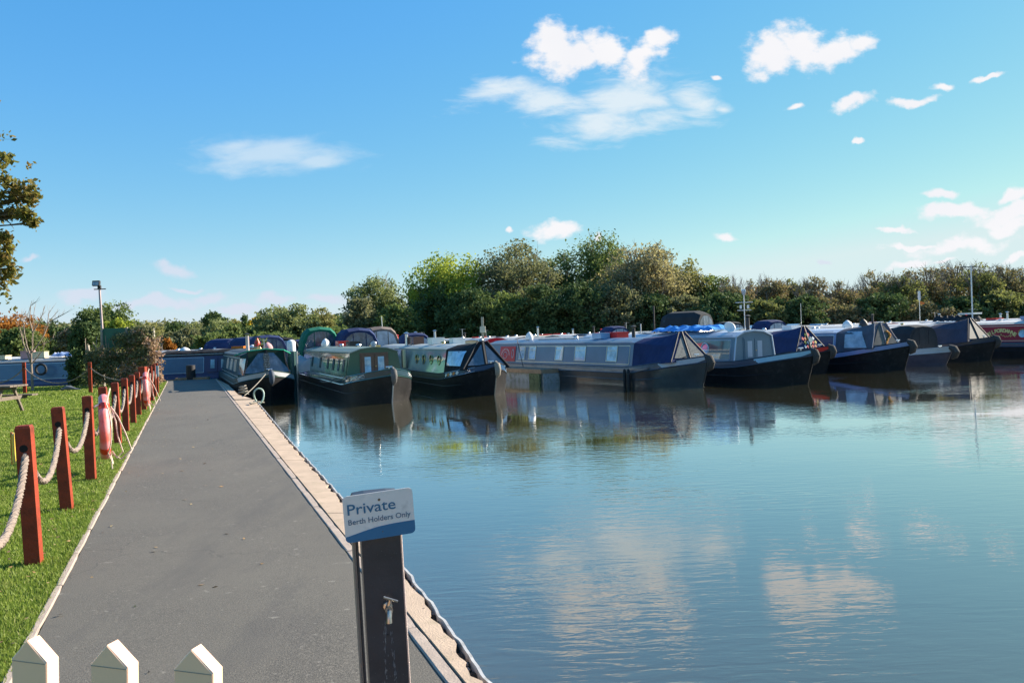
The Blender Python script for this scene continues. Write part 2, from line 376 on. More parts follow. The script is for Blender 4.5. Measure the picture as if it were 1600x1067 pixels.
# quay facing: dark earth filled pockets, loose stones and a wavy white edging board
M_white = mat('weathered white plastic', (.46, .45, .43), rough=.5, var=.12, vs=8, col2=(.28, .26, .23), c2=(.5, .68))
M_dark = mat('wet dark earth', (.03, .026, .02), rough=.9, var=.4, vs=20, bump=.8, bs=60)
M_stone = mat('edge stones', (.26, .20, .16), rough=.85, var=.35, vs=9, bump=.5, bs=50)
mb = MB(); secs = []; yv = edge[1].y
pts = []
while yv < edge[-1].y-.02: e = edge_at(yv); pts.append(Vector((e.x, e.y, 0))); yv += .035 if yv < 9 else .07
for i, p in enumerate(pts):
    w = .004*math.sin(p.y*9.3)+.003*math.sin(p.y*14.1+math.sin(p.y*3))+.002*math.sin(p.y*37+1)
    x = p.x+.01+w; zt = .362+.006*math.sin(p.y*21)
    secs.append([(x-.008, p.y, .05), (x-.008, p.y, zt), (x+.008, p.y, zt), (x+.018, p.y, .05)])
mb.loft(secs); o = tag(mb.build('edging_board', M_white), 'wavy white plastic edging strip along the stone coping by the water', 'edging')
mb = MB(); secs = [[(p.x-.14, p.y, .0), (p.x-.14, p.y, .325+.015*math.sin(p.y*41)), (p.x+.0, p.y, .325+.012*math.sin(p.y*53)), (p.x+.0, p.y, .0)] for p in pts]
mb.loft(secs); o = mb.build('quay_earth', M_dark); o['kind'] = 'stuff'
mb = MB()
for i in range(260):
    y = edge[1].y + (edge[-1].y-edge[1].y-.3)*random.random()**1.6; e = edge_at(y); r = random.uniform(.010, .024)
    prof_ = [(r*.5, -r*.6), (r, 0), (r*.7, r*.55), (r*.2, r*.8)]
    M_ = Matrix.Rotation(random.uniform(0, 6), 3, 'Z') @ Matrix.Rotation(random.uniform(-.5, .5), 3, 'X') @ Matrix.Diagonal((1.3, .8, .9))
    mb.lathe(prof_, (e.x-.055+random.uniform(-.04, .04), y, .338+random.uniform(-.01, .010)), 6, M_)
o = mb.build('edge_stones', M_stone); o['kind'] = 'stuff'
mb = MB(); mb.loft([[(p.x+.04, p.y, -.8), (p.x+.01, p.y, .22), (p.x-.1, p.y, .22), (p.x-.1, p.y, -.8)] for p in pts]); o = mb.build('quay_wall', mat('quay timber', (.10, .085, .07), rough=.9, var=.4, vs=5, bump=.6)); o['kind'] = 'structure'
# timber plank and pale threshold at the end of the path
M_timber = mat('weathered timber', (.34, .22, .13), rough=.85, var=.25, vs=6, bump=.4, bs=30)
a = P(302, 588, .42); b = P(344, 587, .42)
o = tag(MB().box(((a.x+b.x)/2, 37.9, .40), ((b-a).length, .28, .10)).build('timber_step', M_timber), 'flat timber plank across the end of the asphalt path', 'plank')
a = P(276, 590, .42); b = P(301, 589, .42)
o = tag(MB().box(((a.x+b.x)/2, 37.6, .37), (.9, .10, .05), R(8)).build('timber_batten', M_timber), 'thin timber batten lying left of the plank at the path end', 'batten')
# --- grass blades on the lawn
def grass():
    zs = []; N = 0; V = []; 
    bands = [(3.2, 8, 70000, .034, .0032), (8, 14, 75000, .036, .005), (14, 24, 70000, .04, .010), (24, 37, 50000, .045, .018)]
    outV = []; 
    for (y0, y1, n, h, w) in bands:
        y = rng.uniform(y0, y1, n); xl = kl[0].x + (y-kl[0].y)*ld.x/ld.y - .058
        left = -0.66*y-1.0; x = xl - (rng.random(n)**1.0)*(xl-left)
        edgeb = rng.random(n) < .06; x = np.where(edgeb, xl + rng.uniform(-.05, .022, n), x)
        if y1 > 36: keep = (y < 36.2); x = x[keep]; y = y[keep]; n = len(x)
        pat = .5+.5*np.sin(x*1.7+np.sin(y*1.3)*2)*np.sin(y*1.1+x*.6)
        hh = h*(.5+.9*rng.random(n))*(.75+.5*pat); a = rng.uniform(0, 2*np.pi, n); ln = rng.uniform(0, .8, n)*hh; la = rng.uniform(0, 2*np.pi, n)
        b = np.stack([x, y, np.full(n, .333)], 1); dx = np.stack([np.cos(a)*w, np.sin(a)*w, np.zeros(n)], 1)
        mid = b + np.stack([np.cos(la)*ln*.3, np.sin(la)*ln*.3, hh*.6], 1); tip = b + np.stack([np.cos(la)*ln, np.sin(la)*ln, hh], 1)
        outV.append(np.stack([b-dx, b+dx, mid+dx*.7, tip, mid-dx*.7], 1).reshape(-1, 3))
    V = np.concatenate(outV); n = len(V)//5; q = (np.arange(n)*5)[:, None]
    F_ = np.concatenate([q+np.array([[0, 1, 2, 4]])]); T_ = q+np.array([[4, 2, 3, 3]])
    m = bpy.data.materials.new('grass blades'); m.use_nodes = True; T = NT(m.node_tree); b = T.n['Principled BSDF']
    g = T.new('ShaderNodeNewGeometry'); oc = T.new('ShaderNodeTexCoord').outputs['Object']
    c = T.ramp(g.outputs['Random Per Island'], [(0, (.095, .155, .022)), (.5, (.19, .27, .038)), (.9, (.29, .35, .065)), (1, (.42, .38, .18))])
    c = T.mix(T.mr(T.noise(oc, .9, 4), .4, .65, 0., .7), c, (.22, .27, .06)); c = T.mix(T.mr(T.noise(oc, 2.6, 4, .6), .52, .7, 0., .7), c, (.07, .12, .02)); c = T.mix(T.mr(T.noise(oc, 1.7, 5, .7, .5), .60, .72, 0., .55), c, (.30, .27, .12))
    T.put(b.inputs['Base Color'], c); b.inputs['Roughness'].default_value = .55; b.inputs['Specular IOR Level'].default_value = .25
    tl = T.new('ShaderNodeBsdfTranslucent'); T.put(tl.inputs[0], T.mix(.5, c, (.24, .36, .03))); mx = T.new('ShaderNodeMixShader'); mx.inputs[0].default_value = .35
    T.l.new(b.outputs[0], mx.inputs[1]); T.l.new(tl.outputs[0], mx.inputs[2]); T.l.new(mx.outputs[0], T.n['Material Output'].inputs[0])
    # quads for the lower part, triangles for the tips
    me = bpy.data.meshes.new('grass'); me.vertices.add(len(V)); me.vertices.foreach_set('co', V.astype(np.float32).ravel())
    loops = np.concatenate([F_, q+np.array([[4, 2, 3]])], 1).ravel().astype(np.int32)
    me.loops.add(len(loops)); me.loops.foreach_set('vertex_index', loops)
    stt = np.stack([np.arange(n)*7, np.arange(n)*7+4], 1).ravel().astype(np.int32)
    me.polygons.add(2*n); me.polygons.foreach_set('loop_start', stt); me.update(calc_edges=True); me.materials.append(m)
    o = bpy.data.objects.new('grass', me); C.objects.link(o); o['kind'] = 'stuff'; o['label'] = 'short bright green mown grass beside the path'
grass()
# fallen leaves on the lawn and path edge
def leaves_litter():
    n = 900; y = rng.uniform(4, 26, n)**1.0; xl = kl[0].x+(y-kl[0].y)*ld.x/ld.y; x = xl-.05-np.abs(rng.normal(0, 1.0, n))*1.3
    k = rng.random(n) < .10; x = np.where(k, xl+rng.uniform(.05, 1.4, n), x)
    z = np.where(x > xl, .352, .36)
    a = rng.uniform(0, 6.28, n); s = rng.uniform(.008, .020, n)
    q = []
    for t, rr in ((0, 1.4), (1.57, .8), (3.14, 1.4), (4.71, .8)): q.append(np.stack([x+np.cos(a+t)*s*rr, y+np.sin(a+t)*s*rr, z+rng.uniform(0, .012, n)], 1))
    V = np.stack(q, 1).reshape(-1, 3); m = bpy.data.materials.new('fallen leaves'); m.use_nodes = True; T = NT(m.node_tree)
    g = T.new('ShaderNodeNewGeometry'); T.put(T.n['Principled BSDF'].inputs['Base Color'], T.ramp(g.outputs['Random Per Island'], [(0, (.10, .06, .03)), (.5, (.28, .16, .06)), (1, (.45, .33, .14))]))
    o = rawmesh('fallen_leaves', V, np.arange(4*n).reshape(-1, 4), m); o['kind'] = 'stuff'
leaves_litter()
#@@TREES
# ================================================================== TREES
def leafmat(name, cols, trans=.35, rough=.6):
    if name in MC: return MC[name]
    m = bpy.data.materials.new(name); m.use_nodes = True; T = NT(m.node_tree); b = T.n['Principled BSDF']
    g = T.new('ShaderNodeNewGeometry'); oc = T.new('ShaderNodeTexCoord').outputs['Object']
    v = T.m('ADD', T.m('MULTIPLY', g.outputs['Random Per Island'], .55), T.m('MULTIPLY', T.mr(T.noise(oc, .55, 3), .3, .7), .45))
    n = len(cols); c = T.ramp(v, [(i/(n-1), q) for i, q in enumerate(cols)])
    T.put(b.inputs['Base Color'], c); b.inputs['Roughness'].default_value = .8; b.inputs['Specular IOR Level'].default_value = .12
    tl = T.new('ShaderNodeBsdfTranslucent'); T.put(tl.inputs[0], T.mix(.6, c, T.mix(1., c, (1.25, 1.3, .8), 'MULTIPLY'))); mx = T.new('ShaderNodeMixShader'); mx.inputs[0].default_value = trans
    T.l.new(b.outputs[0], mx.inputs[1]); T.l.new(tl.outputs[0], mx.inputs[2]); T.l.new(mx.outputs[0], T.n['Material Output'].inputs[0])
    MC[name] = m; return m
LM = {
 'green': leafmat('leaves green', [(0.071, 0.102, 0.036), (0.140, 0.185, 0.062), (0.220, 0.268, 0.097)]),
 'dark': leafmat('leaves dark green', [(0.041, 0.070, 0.029), (0.088, 0.131, 0.050), (0.138, 0.183, 0.070)], .2),
 'pale': leafmat('leaves pale green', [(0.116, 0.144, 0.064), (0.198, 0.232, 0.100), (0.297, 0.312, 0.145)]),
 'yellow': leafmat('leaves yellow green', [(0.151, 0.201, 0.043), (0.301, 0.354, 0.062), (0.483, 0.493, 0.094)], .45),
 'grey': leafmat('leaves grey green', [(0.100, 0.117, 0.067), (0.180, 0.189, 0.100), (0.281, 0.264, 0.156)]),
 'tan': leafmat('leaves tan willow', [(0.174, 0.163, 0.094), (0.284, 0.253, 0.141), (0.410, 0.343, 0.213)], .4),
 'olive': leafmat('leaves olive gold', [(0.133, 0.147, 0.060), (0.237, 0.232, 0.094), (0.342, 0.310, 0.142)], .4),
 'haw': leafmat('leaves hawthorn', [(0.080, 0.086, 0.052), (0.151, 0.152, 0.075), (0.267, 0.216, 0.117), (0.302, 0.173, 0.117)], .3),
 'hawg': leafmat('leaves hawthorn green', [(0.071, 0.088, 0.042), (0.157, 0.175, 0.067), (0.271, 0.263, 0.103)], .4),
 'orange': leafmat('leaves orange', [(0.176, 0.066, 0.017), (0.330, 0.132, 0.028), (0.418, 0.220, 0.055)], .4),
 'gold': leafmat('leaves gold', [(0.330, 0.242, 0.022), (0.495, 0.330, 0.033), (0.550, 0.418, 0.066)], .4),
 'oak': leafmat('leaves oak', [(0.060, 0.072, 0.019), (0.132, 0.138, 0.036), (0.216, 0.180, 0.054), (0.228, 0.120, 0.054)], .45),
}
M_bark = mat('bark', (.12, .10, .075), rough=.9, var=.35, vs=4, bump=.8, bs=14)
M_twig = mat('pale twigs', (.24, .19, .15), rough=.85, var=.25, vs=4)
def leaf_quads(Cn, n_per, spread, size, flat=.8):
    n = len(Cn)*n_per; c = np.repeat(Cn, n_per, 0)
    p = c + rng.normal(0, 1, (n, 3))*np.array([spread, spread, spread*flat])
    a = rng.normal(0, 1, (n, 3)); a /= np.linalg.norm(a, axis=1)[:, None]; b = rng.normal(0, 1, (n, 3)); b -= a*(a*b).sum(1)[:, None]; b /= np.linalg.norm(b, axis=1)[:, None]
    s = (size*(.55+.9*rng.random(n)))[:, None]
    V = np.stack([p-a*s, p-b*s*.55, p+a*s, p+b*s*.55], 1).reshape(-1, 3); return V
def tree(name, label, X, Y, h, w, kind='green', leaves=6000, leaf=.135, low=.12, base=.45, trunk=True, round_=1., group=None, lean=0., tw=0, dens=.8, shape='round', cat='tree', seed=None, holes=.0):
    rr = random.Random(seed if seed is not None else int(X*97+Y*31))
    t = thing(name, label, cat, (X, Y, base), 0, group)
    hw = w/2; zc = h*(low+1)/2; rz_ = h*(1-low)/2
    # limbs: trunk, forks, twigs
    mb = MB(); tips = []
    tr = max(.06, h*.022)
    def limb(p, d, l, r, lev):
        pts = [p]; q = p; dd = d.copy(); k = 4
        for i in range(k):
            dd = (dd + Vector((rr.uniform(-.2, .2), rr.uniform(-.2, .2), rr.uniform(-.05, .18)))).normalized(); q = q+dd*l/k; pts.append(q)
        mb.tube(pts, [r*(1-.7*i/k) for i in range(k+1)], 5 if lev < 2 else 3, caps=False)
        if lev >= 3: tips.append(q); return
        nb = (5, 4, 3)[lev] if lev < 3 else 0
        for i in range(nb):
            s = pts[rr.choice([2, 3, 4])] if i else pts[-1]
            nd = (dd*.6 + Vector((rr.gauss(0, .7), rr.gauss(0, .7), rr.uniform(-.05, .7)))).normalized(); limb(s, nd, l*rr.uniform(.5, .72), r*.42, lev+1)
    limb(Vector((0, 0, 0)), Vector((lean, 0, 1)).normalized(), h*.42, tr, 0)
    T_ = np.array([[v.x, v.y, v.z] for v in tips])
    # squeeze the tips into the crown's envelope
    T_[:, 0] *= hw*.95/max(.1, np.abs(T_[:, 0]).max()); T_[:, 1] *= hw*.95/max(.1, np.abs(T_[:, 1]).max())
    zmn, zmx = T_[:, 2].min(), T_[:, 2].max(); T_[:, 2] = h*low + (T_[:, 2]-zmn)/(zmx-zmn)*h*(1-low)*.97
    # crown clumps on lumpy shells, with the tips mixed in
    nc = max(24, leaves//26); th = rng.uniform(0, 2*np.pi, nc); cz = rng.uniform(-1, 1, nc); rad = (rng.uniform(.12, 1, nc))**(.5)
    lob = 1+.16*np.sin(th*3+rr.uniform(0, 6))+.13*np.sin(th*5+cz*4+rr.uniform(0, 6))+.10*np.sin(cz*7+th*2+rr.uniform(0, 6))
    rad = rad*lob
    if shape == 'cone': q = (1-cz)/2; sx_ = q**.8; zz = cz
    elif shape == 'bush': sx_ = np.sqrt(np.clip(1-np.clip(cz, -.2, 1)**2, 0, 1)); zz = cz
    else: sx_ = np.sqrt(np.clip(1-cz**2, 0, 1))**round_; zz = cz*np.clip(rad, .55, 1.08)
    K = np.stack([np.cos(th)*sx_*rad*hw, np.sin(th)*sx_*rad*hw, zc+zz*rz_], 1)
    if len(T_) > 3: K = np.concatenate([K, T_])
    if holes: K = K[(np.sin(K[:, 0]*2.6/hw*2+rr.uniform(0, 6))+np.sin(K[:, 2]*7/h*2+rr.uniform(0, 6))+rng.normal(0, .6, len(K))) > -2+holes*2]
    V = leaf_quads(K, max(6, int(leaves*1.8)//len(K)), h*.026+w*.020, leaf)
    V = V[V.reshape(-1, 4, 3)[:, 0, 2].repeat(4) > .02]
    rawmesh('crown', V, np.arange(len(V)).reshape(-1, 4), LM[kind], parent=t)
    # bare twigs standing out of the crown
    mbt = MB(); mb_, mb = mb, mbt
    for i in range(9 if tw >= 8 else 0):     # pale stems that show between the leaves
        x = rr.uniform(-.6, .6)*hw; y = -math.sqrt(max(.05, 1-(x/hw)**2))*hw*rr.uniform(.72, .95); z0_ = h*rr.uniform(.05, .35); l = h*rr.uniform(.25, .5); dx = x/hw*.35+rr.uniform(-.2, .2)
        pp = [Vector((x+dx*l*k/4+rr.uniform(-.1, .1), y*(1-.12*k/4), z0_+l*k/4)) for k in range(5)]; mb.tube(pp, [.05, .045, .035, .025, .012], 4, caps=False)
        for k in range(5):
            q = pp[rr.randrange(1, 4)]; mb.tube([q, q+Vector((rr.uniform(-1, 1), rr.uniform(-.3, .1), rr.uniform(.2, 1))).normalized()*l*.3], [.022, .007], 3, caps=False)
    for i in range(tw):
        a = rr.uniform(0, 6.28); el = rr.uniform(.35, 1.5)
        s = Vector((math.cos(a)*math.cos(el)*hw*.7, math.sin(a)*hw*.7*math.cos(el), zc+rz_*.72*math.sin(el)))
        d = Vector((math.cos(a)*.5+rr.uniform(-.4, .4), math.sin(a)*.3, 1)).normalized(); l = h*rr.uniform(.10, .24); e = s+d*l
        mb.tube([s, s+d*l*.5+Vector((rr.uniform(-.1, .1), 0, 0)), e], [.03, .02, .008], 3, caps=False)
        for k in range(4):
            q = s.lerp(e, rr.uniform(.3, .95)); mb.tube([q, q+(d+Vector((rr.uniform(-1, 1), rr.uniform(-.5, .5), rr.uniform(-.2, .5)))).normalized()*l*.35], [.014, .005], 3, caps=False)
    mb = mb_
    if tw: o_ = mbt.build('twigs', M_twig, t); o_['kind'] = 'stuff'
    sxx = hw/max(.3, max(abs(v[0]) for v in mb.v)); szz = 1.0
    vs = [(v[0]*min(1, sxx*.95), v[1]*min(1, sxx*.95), min(v[2], h*1.03)) for v in mb.v]; mb.v = vs
    mb.build('trunk', M_bark if kind not in ('haw', 'tan', 'hawg') else M_twig, t)
    return t
def tpx(name, label, px, topy, wpx, Y, kind, **k):
    d = D(px, topy, Y); base = k.get('base', .45); return tree(name, label, d.x, Y, d.z-base, wpx*Y/F, kind, **k)
g1 = 'broad trees on the far bank of the marina'
tpx('willow_tree', 'pale green airy tree, leftmost of the tall trees behind the marina', 592, 434, 90, 84, 'pale', leaves=7500, tw=14, low=.08, holes=.25, group=g1)
tpx('ivy_clad_tree', 'small dark ivy-covered tree squeezed left of the yellow-green one', 645, 456, 38, 83, 'dark', leaves=3500, shape='cone', low=.0, group=g1)
tpx('sycamore_tree', 'round tree turning yellow-green, left of the tallest grey-green ones', 704, 403, 118, 80, 'yellow', leaves=12000, low=.1, group=g1, seed=5)
tpx('ivy_clad_tree', 'dark green undergrowth tree below the yellow-green round tree', 682, 440, 80, 78, 'dark', leaves=6000, low=.0, group=g1)
tpx('alder_tree', 'wide grey-green tree with drooping boughs, left of the highest tree', 800, 388, 138, 80, 'grey', leaves=15000, low=.05, tw=10, holes=.15, group=g1, seed=12)
tpx('alder_tree', 'half-height green tree between the two broad grey-green crowns', 878, 402, 90, 84, 'green', leaves=8000, low=.05, holes=.2, tw=8, group=g1)
tpx('ash_tree', 'highest green tree of the far bank, its split top above all others', 934, 371, 100, 86, 'green', leaves=10000, low=.1, holes=.2, tw=8, group=g1, seed=3)
tpx('willow_tree', 'broad tan and olive tree with wispy bare top, right of the highest tree', 1004, 386, 128, 78, 'tan', leaves=14000, low=.03, tw=40, holes=.1, group=g1, seed=8)
tpx('willow_tree', 'golden olive tree sloping down right of the tan wispy-topped tree', 1056, 412, 100, 80, 'olive', leaves=10000, low=.0, tw=10, group=g1)
tpx('bay_tree', 'dense rounded dark green tree at the right end of the tall trees', 1106, 438, 98, 79, 'green', leaves=10000, low=.0, group=g1, seed=4)
for i, (px, ty, w, kd, lb) in enumerate([(560, 470, 60, 'grey', 'low grey-green bush at the left foot of the pale airy tree'), (620, 480, 70, 'green', 'low green bush at the right foot of the pale airy tree'), (740, 455, 90, 'dark', 'dark bush under the right side of the yellow-green tree'), (790, 462, 90, 'green', 'green bush below the wide grey-green tree'), (850, 450, 90, 'dark', 'dark shaded bush between the two big grey-green trees'), (905, 445, 90, 'dark', 'dark shaded bush at the foot of the highest tree'), (960, 450, 90, 'grey', 'grey-green bush at the left foot of the tan tree'), (1020, 462, 80, 'dark', 'dark bush at the foot of the tan tree'), (1070, 465, 80, 'grey', 'grey-green bush under the golden olive tree')]):
    tpx('bush', lb, px, ty, w, 74, kd, leaves=5200, low=0, shape='bush', group='undergrowth below the tall trees', cat='bush')
hed = [(1147, 439, 70, 'haw', 'first hedge tree to the right of the dense rounded green tree'), (1196, 437, 76, 'haw', 'twiggy brown-green hedge tree above the grey cabined boat'), (1232, 443, 57, 'hawg', 'small lighter green hedge tree above the boat with the diamond-pattern board'), (1268, 440, 68, 'haw', 'twiggy hedge tree above the dark blue cabin with white trim'), (1315, 443, 72, 'haw', 'brownish hedge tree left above the grey canopy with flowers'), (1364, 431, 76, 'haw', 'taller twiggy hedge tree right above the grey canopy with flowers'), (1404, 431, 66, 'hawg', 'lighter hedge tree left of the white flag pole'), (1448, 423, 72, 'haw', 'twiggy hedge tree right of the white flag pole'), (1490, 415, 70, 'haw', 'tall sparse hedge tree directly left of the thin white mast'), (1532, 418, 68, 'hawg', 'yellowish green hedge tree directly right of the thin white mast'), (1568, 420, 68, 'haw', 'reddish-brown hedge tree above the maroon boat name'), (1604, 423, 76, 'hawg', 'rightmost hedge tree cut by the edge of the picture'), (1660, 421, 85, 'haw', 'hedge tree beyond the right edge of the picture')]
for i, (px, ty, w, kd, lb) in enumerate(hed):
    tpx('hawthorn_tree', lb, px, ty, w, 72+(i % 3)*2, kd, leaves=5600, leaf=.10, low=.05, tw=70, holes=.75, group='hedge trees along the right bank', seed=100+i)
for i, px in enumerate(range(1130, 1680, 62)):
    tpx('bush', ['low bush filling the foot of the hedge, %s' % q for q in ('left end behind the grey cabined boat', 'above the blue tarpaulin boat roof', 'above the diamond-pattern board', 'above the dark blue white-trimmed cabin', 'behind the grey canopy with flowers', 'left of the thin white mast', 'right of the thin white mast', 'above the maroon boat', 'at the right edge')][i], px, (460, 474, 466, 480, 462, 476, 468, 458, 470)[i], 90, 70, ('dark', 'hawg', 'dark', 'haw', 'dark', 'haw', 'dark', 'hawg', 'dark')[i], leaves=4500, low=0, shape='bush', group='undergrowth of the hedge', cat='bush')
g3 = 'trees and bushes beyond the boats on the left'
for (nm, lb, px, ty, w, Y, kd, lv, kw) in [
 ('beech_tree', 'orange autumn tree at the left edge of the picture', 8, 492, 110, 78, 'orange', 9000, {'low': .02}),
 ('bush', 'dark green bush below the orange tree at the left edge', 30, 515, 80, 74, 'green', 5000, {'low': 0, 'shape': 'bush', 'cat': 'bush'}),
 ('oak_tree', 'dark green tree between the orange tree and the floodlight pole', 92, 505, 50, 100, 'dark', 4500, {'low': .1}),
 ('bush', 'brownish bush left of the climber screen', 112, 512, 46, 82, 'tan', 3500, {'low': 0, 'cat': 'bush'}),
 ('oak_tree', 'rounded dark green tree behind the floodlight pole', 168, 478, 88, 84, 'green', 9000, {'low': .1}),
 ('oak_tree', 'lower dark shoulder tree left of the floodlight pole', 130, 495, 40, 82, 'dark', 4000, {'low': .0}),
 ('bush', 'yellow-green bush just right of the floodlight pole', 182, 498, 40, 70, 'yellow', 3500, {'low': .0, 'cat': 'bush'}),
 ('oak_tree', 'low wooded rise just right of the climber screen', 232, 505, 60, 190, 'olive', 3500, {'low': .0, 'leaf': .25}),
 ('oak_tree', 'far low dark tree on the skyline right of the screen', 272, 503, 44, 200, 'dark', 3500, {'low': .0, 'leaf': .25}),
 ('oak_tree', 'dark umbrella-shaped tree standing above the far bushes', 334, 488, 34, 150, 'dark', 3500, {'low': .35, 'leaf': .2}),
 ('bush', 'dark bush right behind the climber screen', 285, 516, 66, 80, 'grey', 6000, {'low': 0, 'cat': 'bush'}),
 ('bush', 'light green rounded bush under the umbrella-shaped tree', 330, 503, 84, 84, 'pale', 7500, {'low': 0, 'cat': 'bush'}),
 ('bush', 'green bush between the umbrella-shaped tree and the small conifer', 372, 508, 70, 82, 'green', 6500, {'low': 0, 'cat': 'bush'}),
 ('conifer_tree', 'small dark conifer on the skyline next to a golden tree', 382, 494, 16, 130, 'dark', 1800, {'low': 0, 'shape': 'cone', 'leaf': .18}),
 ('maple_tree', 'small golden yellow tree beside the dark conifer', 396, 498, 20, 120, 'gold', 1800, {'low': .1, 'leaf': .18}),
 ('oak_tree', 'far brownish trees between bush and conifer', 362, 500, 40, 170, 'olive', 2500, {'low': .0, 'leaf': .25}),
 ('willow_tree', 'large rounded green willow above the first moored boat', 446, 481, 94, 76, 'pale', 14000, {'low': 0, 'tw': 6}),
 ('willow_tree', 'dark shoulder left of the large rounded willow', 412, 500, 40, 80, 'dark', 4000, {'low': 0}),
 ('oak_tree', 'brown-tinged tree right of the large rounded willow', 500, 483, 44, 92, 'olive', 4500, {'low': 0}),
 ('oak_tree', 'small green tree in the gap left of the pale airy tree', 527, 499, 44, 100, 'green', 3500, {'low': 0}),
 ('bush', 'reddish bush low between the far boats on the left', 264, 530, 20, 58, 'orange', 900, {'low': 0, 'cat': 'bush'}),
 ('bush', 'dark green bush behind the covered boats at the left', 430, 520, 90, 66, 'green', 6000, {'low': 0, 'cat': 'bush'}),
 ('bush', 'low dark hedge bush behind the canopied boats', 520, 512, 70, 68, 'green', 5000, {'low': 0, 'cat': 'bush'}),
 ('bush', 'low green bush above the long blue boat roof', 340, 522, 80, 64, 'green', 5000, {'low': 0, 'cat': 'bush'})]:
    tpx(nm, lb, px, ty, w, Y, kd, leaves=lv, group=g3, **kw)
# low far woods to close the skyline
def wood(name, label, px0, px1, Y, topy, kind, n):
    K = []; 
    for i in range(n):
        px = px0+(px1-px0)*rng.random(); d = D(px, topy+2.5*math.sin(px*.09)+1.5*math.sin(px*.31), Y*(1+.1*rng.random())); z = .5+(d.z-.5)*(rng.random()**.5); K.append((d.x, d.y, z))
    V = leaf_quads(np.array(K), 14, .9, .55); o = rawmesh(name, V, np.arange(len(V)).reshape(-1, 4), LM[kind]); o['kind'] = 'stuff'; o['label'] = label
wood('far_wood', 'distant woods along the left skyline', -300, 620, 260, 508, 'grey', 2600)
wood('far_wood', 'distant woods behind the tall trees', 500, 1200, 240, 496, 'dark', 1600)
wood('far_wood', 'distant woods behind the hedge', 1100, 2100, 200, 462, 'dark', 1500)
# slender leafless sapling on the lawn
def sapling():
    b = P(51, 611, .34); t = thing('sapling', 'young leafless tree with spreading thin branches on the lawn', 'tree', b)
    rr = random.Random(4); mb = MB(); Y = b.y
    def at(px, py, dy=0): p = D(px, py, Y+dy)-b; p.y = dy; return p
    mb.tube([at(51, 611), at(50, 590), at(49, 570), at(48.5, 548)], [.055, .05, .04, .035], 7)
    tw = MB()
    main = [[(49, 572), (42, 550), (36, 535), (35, 520), (39, 508), (50, 470)], [(49, 560), (42, 540), (38, 520), (36, 500), (43, 490)], [(48.5, 555), (51, 535), (51, 510), (54, 480)], [(49, 552), (58, 540), (68, 525), (78, 500), (90, 487)],
            [(58, 540), (75, 535), (88, 525), (102, 518)], [(50, 568), (60, 556), (66, 548), (72, 533)], [(39, 508), (32, 498), (41, 486)], [(51, 520), (46, 500), (48, 478), (55, 473)], [(51, 520), (60, 505), (66, 492), (70, 478)], [(68, 525), (74, 510), (76, 490), (80, 484)], [(78, 503), (92, 495), (105, 488)], [(36, 535), (33, 520), (30, 510)]]
    for m_ in main:
        dy = rr.uniform(-.5, .5); pts = [at(x, y, dy*i/len(m_)) for i, (x, y) in enumerate(m_)]
        mb.tube(pts, [.026-.018*i/(len(pts)-1) for i in range(len(pts))], 4, caps=False)
        for k in range(16):
            i = rr.randrange(len(pts)-1); s = pts[i].lerp(pts[i+1], rr.random()); d = (pts[i+1]-pts[i]).normalized()+Vector((rr.uniform(-.8, .8), rr.uniform(-.6, .6), rr.uniform(-.1, .8)))
            tw.tube([s, s+d.normalized()*rr.uniform(.1, .4)], [.006, .0025], 3, caps=False)
    mb.build('trunk', M_twig, t); tw.build('twigs', M_twig, t)
sapling()
